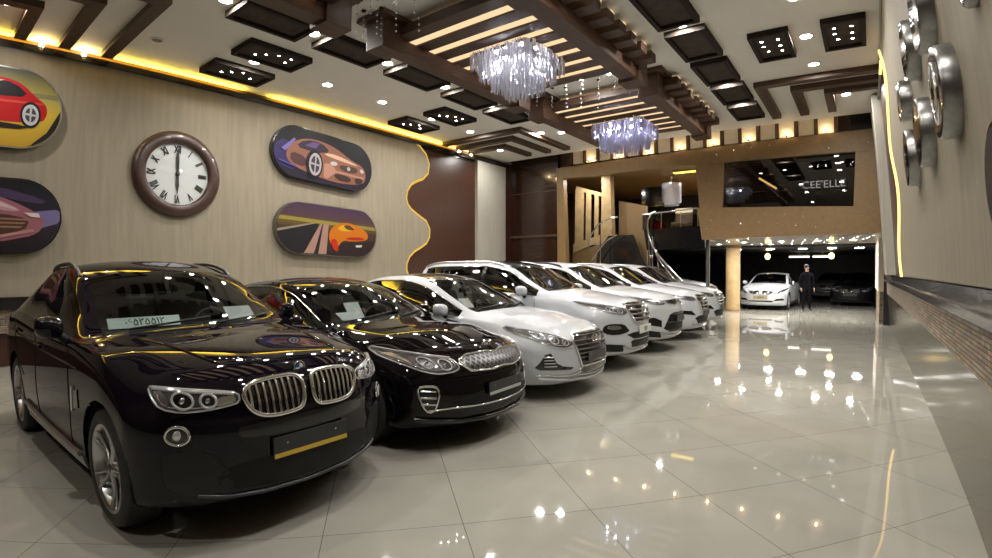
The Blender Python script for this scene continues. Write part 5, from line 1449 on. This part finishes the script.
def spec(base, **kw):
    d = dict(base); d.update(kw); return d
X4 = spec(SUV, L=4.67, W=.905, wd=[(0, .885), (.9, .90), (2.4, .905), (4.0, .90), (4.67, .87)], zb=.22, A=.42, p=2.8, r=.11, prof=[(.15, .10), (.28, .03), (.45, .0), (.65, .0), (.80, .025), (.92, .06), (1.0, .13), (1.1, .22)],
    ztop=[(0, .985), (.2, 1.03), (.7, 1.09), (1.36, 1.135), (1.80, 1.34), (2.20, 1.545), (2.65, 1.64), (3.1, 1.625), (3.6, 1.49), (4.2, 1.24), (4.5, 1.12), (4.67, 1.05)],
    zsh=[(0, .86), (.3, .95), (.8, 1.03), (1.4, 1.07), (2.5, 1.09), (3.6, 1.13), (4.3, 1.13), (4.67, 1.0)],
    yre=[(0, .64), (.8, .69), (1.35, .78), (2.2, .66), (3.2, .61), (4.0, .62), (4.4, .66), (4.67, .66)],
    dcow=1.36, droof=2.20, drr=3.25, drb=4.25, ds0=1.55, ds1=3.80, db=2.62, dq=3.45, df=.86, drx=3.67, rt=.365, tyre_w=.25, rim='double', gap=.05, paint=M['pk'], sillmat=M['satin'], winline=False, rails=M['gunmetal'], mdx=.12, detail=det_x4, dseat=2.05, zseat=.74)
OPT = spec(SEDAN, paint=M['pk2'], detail=det_optima)
SON = spec(SEDAN, paint=M['pw'], detail=det_sonata, sunroof=True, seat=M['seatlt'], dcow=1.38, droof=2.32, ds0=1.52, ztop=[(0, .87), (.25, .915), (.7, .985), (1.38, 1.035), (1.85, 1.24), (2.32, 1.435), (2.75, 1.505), (3.2, 1.49), (3.65, 1.39), (4.3, 1.12), (4.5, 1.09), (4.85, 1.06)])
SAF = spec(SUV, paint=M['pw'], detail=det_santafe, sunroof=True, rails=M['satin'], cladding=M['black'])
RAV = spec(SUV, paint=M['pw2'], detail=det_rav, rails=M['black'], cladding=M['black'], L=4.6, drb=4.42)
TUC = spec(SUV, paint=M['pw'], detail=det_suv, rails=M['satin'])
OLD = spec(SEDAN, paint=M['pw'], detail=det_old, yplate=True)
OLDK = spec(SEDAN, paint=M['pd'], detail=det_old)
SIL = spec(SUV, paint=M['ps'], detail=det_suv)
dg_ = math.radians
x4, Bx4 = build_car(X4, (-2.72, 1.77), dg_(1.5), 'black coupe crossover with double kidney grille, nearest car of the row')
opt, Bopt = build_car(OPT, (-2.74, 3.81), dg_(2), 'black sedan with wide mesh grille parked right behind the nearest crossover')
son, Bson = build_car(SON, (-2.80, 5.86), dg_(2), 'white sedan with hexagonal barred grille and dark roof, next to black sedan')
saf, Bsaf = build_car(SAF, (-2.93, 7.88), dg_(2), 'white crossover with white number plate and four bar chrome grille')
rav, Brav = build_car(RAV, (-3.0, 9.95), dg_(2), 'white crossover with slim upper grille and wide black lower grille')
tuc, Btuc = build_car(TUC, (-3.04, 12.05), dg_(2), 'white crossover with three chrome bars in grille, sixth in the row')
sev, Bsev = build_car(spec(TUC, cladding=M['black']), (-3.15, 14.14), dg_(2), 'white crossover seventh in the row, nose nearest the beige column')
eig, Beig = build_car(SIL, (-4.4, 18.9), dg_(2), 'silver crossover last in the row, mostly hidden under the mezzanine')
ys, Bys = build_car(OLD, (-3.42, 21.7), dg_(-92), 'white sedan with yellow number plate facing outward under the mezzanine')
dk, Bdk = build_car(OLDK, (-.42, 26.0), dg_(-97), 'dark sedan facing outward deep in the garage at right')
dk2, Bdk2 = build_car(spec(OLDK, paint=M['ps']), (.30-1.9, 31.6), dg_(-95), 'silver grey sedan behind the dark sedan in the garage')
dk3, Bdk3 = build_car(spec(OLDK), (-6.4, 22.6), dg_(-60), 'dark sedan in garage left of the beige column')
# papers lying behind the windscreens
def on_dash(B, root, name, d, y, w_, h_, lean, mat, label, cat, text=None, yawr=0.0):
    zc = B.f['ztop'](B.S['dcow'])-.015; L = B.S['L']
    e = empty(name, (0, 0, 0), 0, label, cat)
    M4 = root.matrix_basis @ Matrix.Translation((L/2-d, y, zc+.01)) @ Matrix.Rotation(yawr, 4, 'Z') @ Matrix.Rotation(-lean, 4, 'Y')
    e.matrix_world = M4
    MB().box(-.002, .002, -w_/2, w_/2, 0, h_).build('sheet', mat, e)
    if text:
        mt_ = Matrix.Translation((.003, 0, h_/2)) @ ryz
        text_mesh(text, h_*.95, 'numerals', M['ink'], e, mt_, ext=.0005, off=.0008)
bpy.context.view_layer.update()
on_dash(Bx4, x4, 'number_sign', 1.56, -.36, .52, .085, dg_(30), M['sign'], 'pale green number strip behind windscreen of nearest black crossover', 'sign', '\u06f0\u06f6\u06f5\u06f2\u06f5\u06f5\u06f1\u06f2')
on_dash(Bx4, x4, 'paper_sheet', 1.66, .47, .24, .16, dg_(50), M['paper'], 'white paper behind windscreen of nearest black crossover, right side', 'paper')
on_dash(Bopt, opt, 'paper_sheet', 1.68, -.34, .30, .14, dg_(60), M['paper'], 'large white paper low behind windscreen of black sedan', 'paper')
on_dash(Bopt, opt, 'paper_sheet', 1.80, -.20, .20, .20, dg_(35), M['paper'], 'smaller white paper standing behind windscreen of black sedan', 'paper')
on_dash(Bson, son, 'paper_sheet', 1.74, -.36, .24, .17, dg_(45), M['paper'], 'white paper behind windscreen of white sedan with dark roof', 'paper')
# ------------------------------------------------------------------ person standing in the garage
def skin_mesh(pts, edges, rad, root=0, sub=1):
    me = bpy.data.meshes.new('tmp'); me.from_pydata(pts, edges, []); o = bpy.data.objects.new('tmp', me); COL.objects.link(o)
    md = o.modifiers.new('s', 'SKIN'); md.use_smooth_shade = True
    for i, r in enumerate(rad):
        v = me.skin_vertices[0].data[i]; v.radius = r if hasattr(r, '__len__') else (r, r); v.use_root = (i == root)
    s2 = o.modifiers.new('u', 'SUBSURF'); s2.levels = sub; s2.render_levels = sub
    dg = bpy.context.evaluated_depsgraph_get(); dg.update()
    m2 = bpy.data.meshes.new_from_object(o.evaluated_get(dg)); bpy.data.objects.remove(o)
    return m2
def person(loc, rz, label):
    P = []; E_ = []; Rd = []
    def add(p, r, par=None):
        P.append(p); Rd.append(r)
        if par is not None: E_.append((par, len(P)-1))
        return len(P)-1
    pel = add((0, 0, .95), (.165, .115)); wa = add((0, 0, 1.10), (.155, .105), pel); ch = add((0, .0, 1.32), (.175, .115), wa); nk0 = add((0, .0, 1.47), (.085, .075), ch)
    nk = add((0, .0, 1.54), .055, nk0); hd = add((0, .015, 1.62), (.075, .09), nk); tp = add((0, .01, 1.73), (.06, .075), hd)
    ns = add((0, -.085, 1.635), .016, hd)
    for s in (-1, 1):
        hp = add((s*.10, 0, .88), .095, pel); kn = add((s*.12, -.02, .50), .065, hp); an = add((s*.13, .02, .10), .046, kn); ft = add((s*.15, -.13, .045), .042, an)
        sh = add((s*.20, 0, 1.41), .062, ch); el = add((s*.26, .03, 1.13), .047, sh); wr = add((s*.25, -.07, .90), .032, el); pa = add((s*.245, -.09, .83), (.022, .04), wr)
        for k, (dy, l) in enumerate(((-.030, .075), (-.010, .085), (.010, .08), (.030, .06))):
            f1 = add((s*.245, -.10+dy, .79), .010, pa); add((s*.238, -.115+dy, .79-l*.6), .009, f1)
        t1 = add((s*.232, -.13, .83), .011, pa); add((s*.226, -.15, .80), .009, t1)
    me = skin_mesh(P, E_, Rd, 0, 1)
    mats = [pbr('person_skin', (.32, .19, .13), .5), pbr('dark_jacket', (.004, .004, .006), .95, spec=.08), pbr('dark_trousers', (.004, .004, .005), .95, spec=.08), pbr('dark_shoes', (.01, .01, .01), .4)]
    me.materials.clear()
    for m in mats: me.materials.append(m)
    for p in me.polygons:
        c = p.center; p.use_smooth = True
        if c.z > 1.50 or (abs(c.x) > .19 and c.z < .89 and c.z > .6): p.material_index = 0
        elif c.z < .10: p.material_index = 3
        elif c.z < .93 and abs(c.x) < .22: p.material_index = 2
        else: p.material_index = 1
    o = bpy.data.objects.new('person', me); COL.objects.link(o); o.location = loc; o.rotation_euler = (0, 0, rz)
    tag(o, label, 'person')
    h = MB().ball((0, .03, 1.70), .105, sub=2, sc=(.88, 1.0, .85)).build('hair', M['ink'], o)
    for s in (-1, 1):
        MB().ball((s*.03, -.078, 1.655), .012, sub=1).build('eye', M['white'], o)
        MB().ball((s*.085, .01, 1.635), .028, sub=1, sc=(.35, .7, 1)).build('ear', mats[0], o)
    MB().box(-.025, .025, -.088, -.075, 1.578, 1.586).build('mouth', flat((.22, .09, .08)), o)
person((-1.83, 22.2, 0.0), .5, 'person in dark clothes standing beside white sedan under the mezzanine')
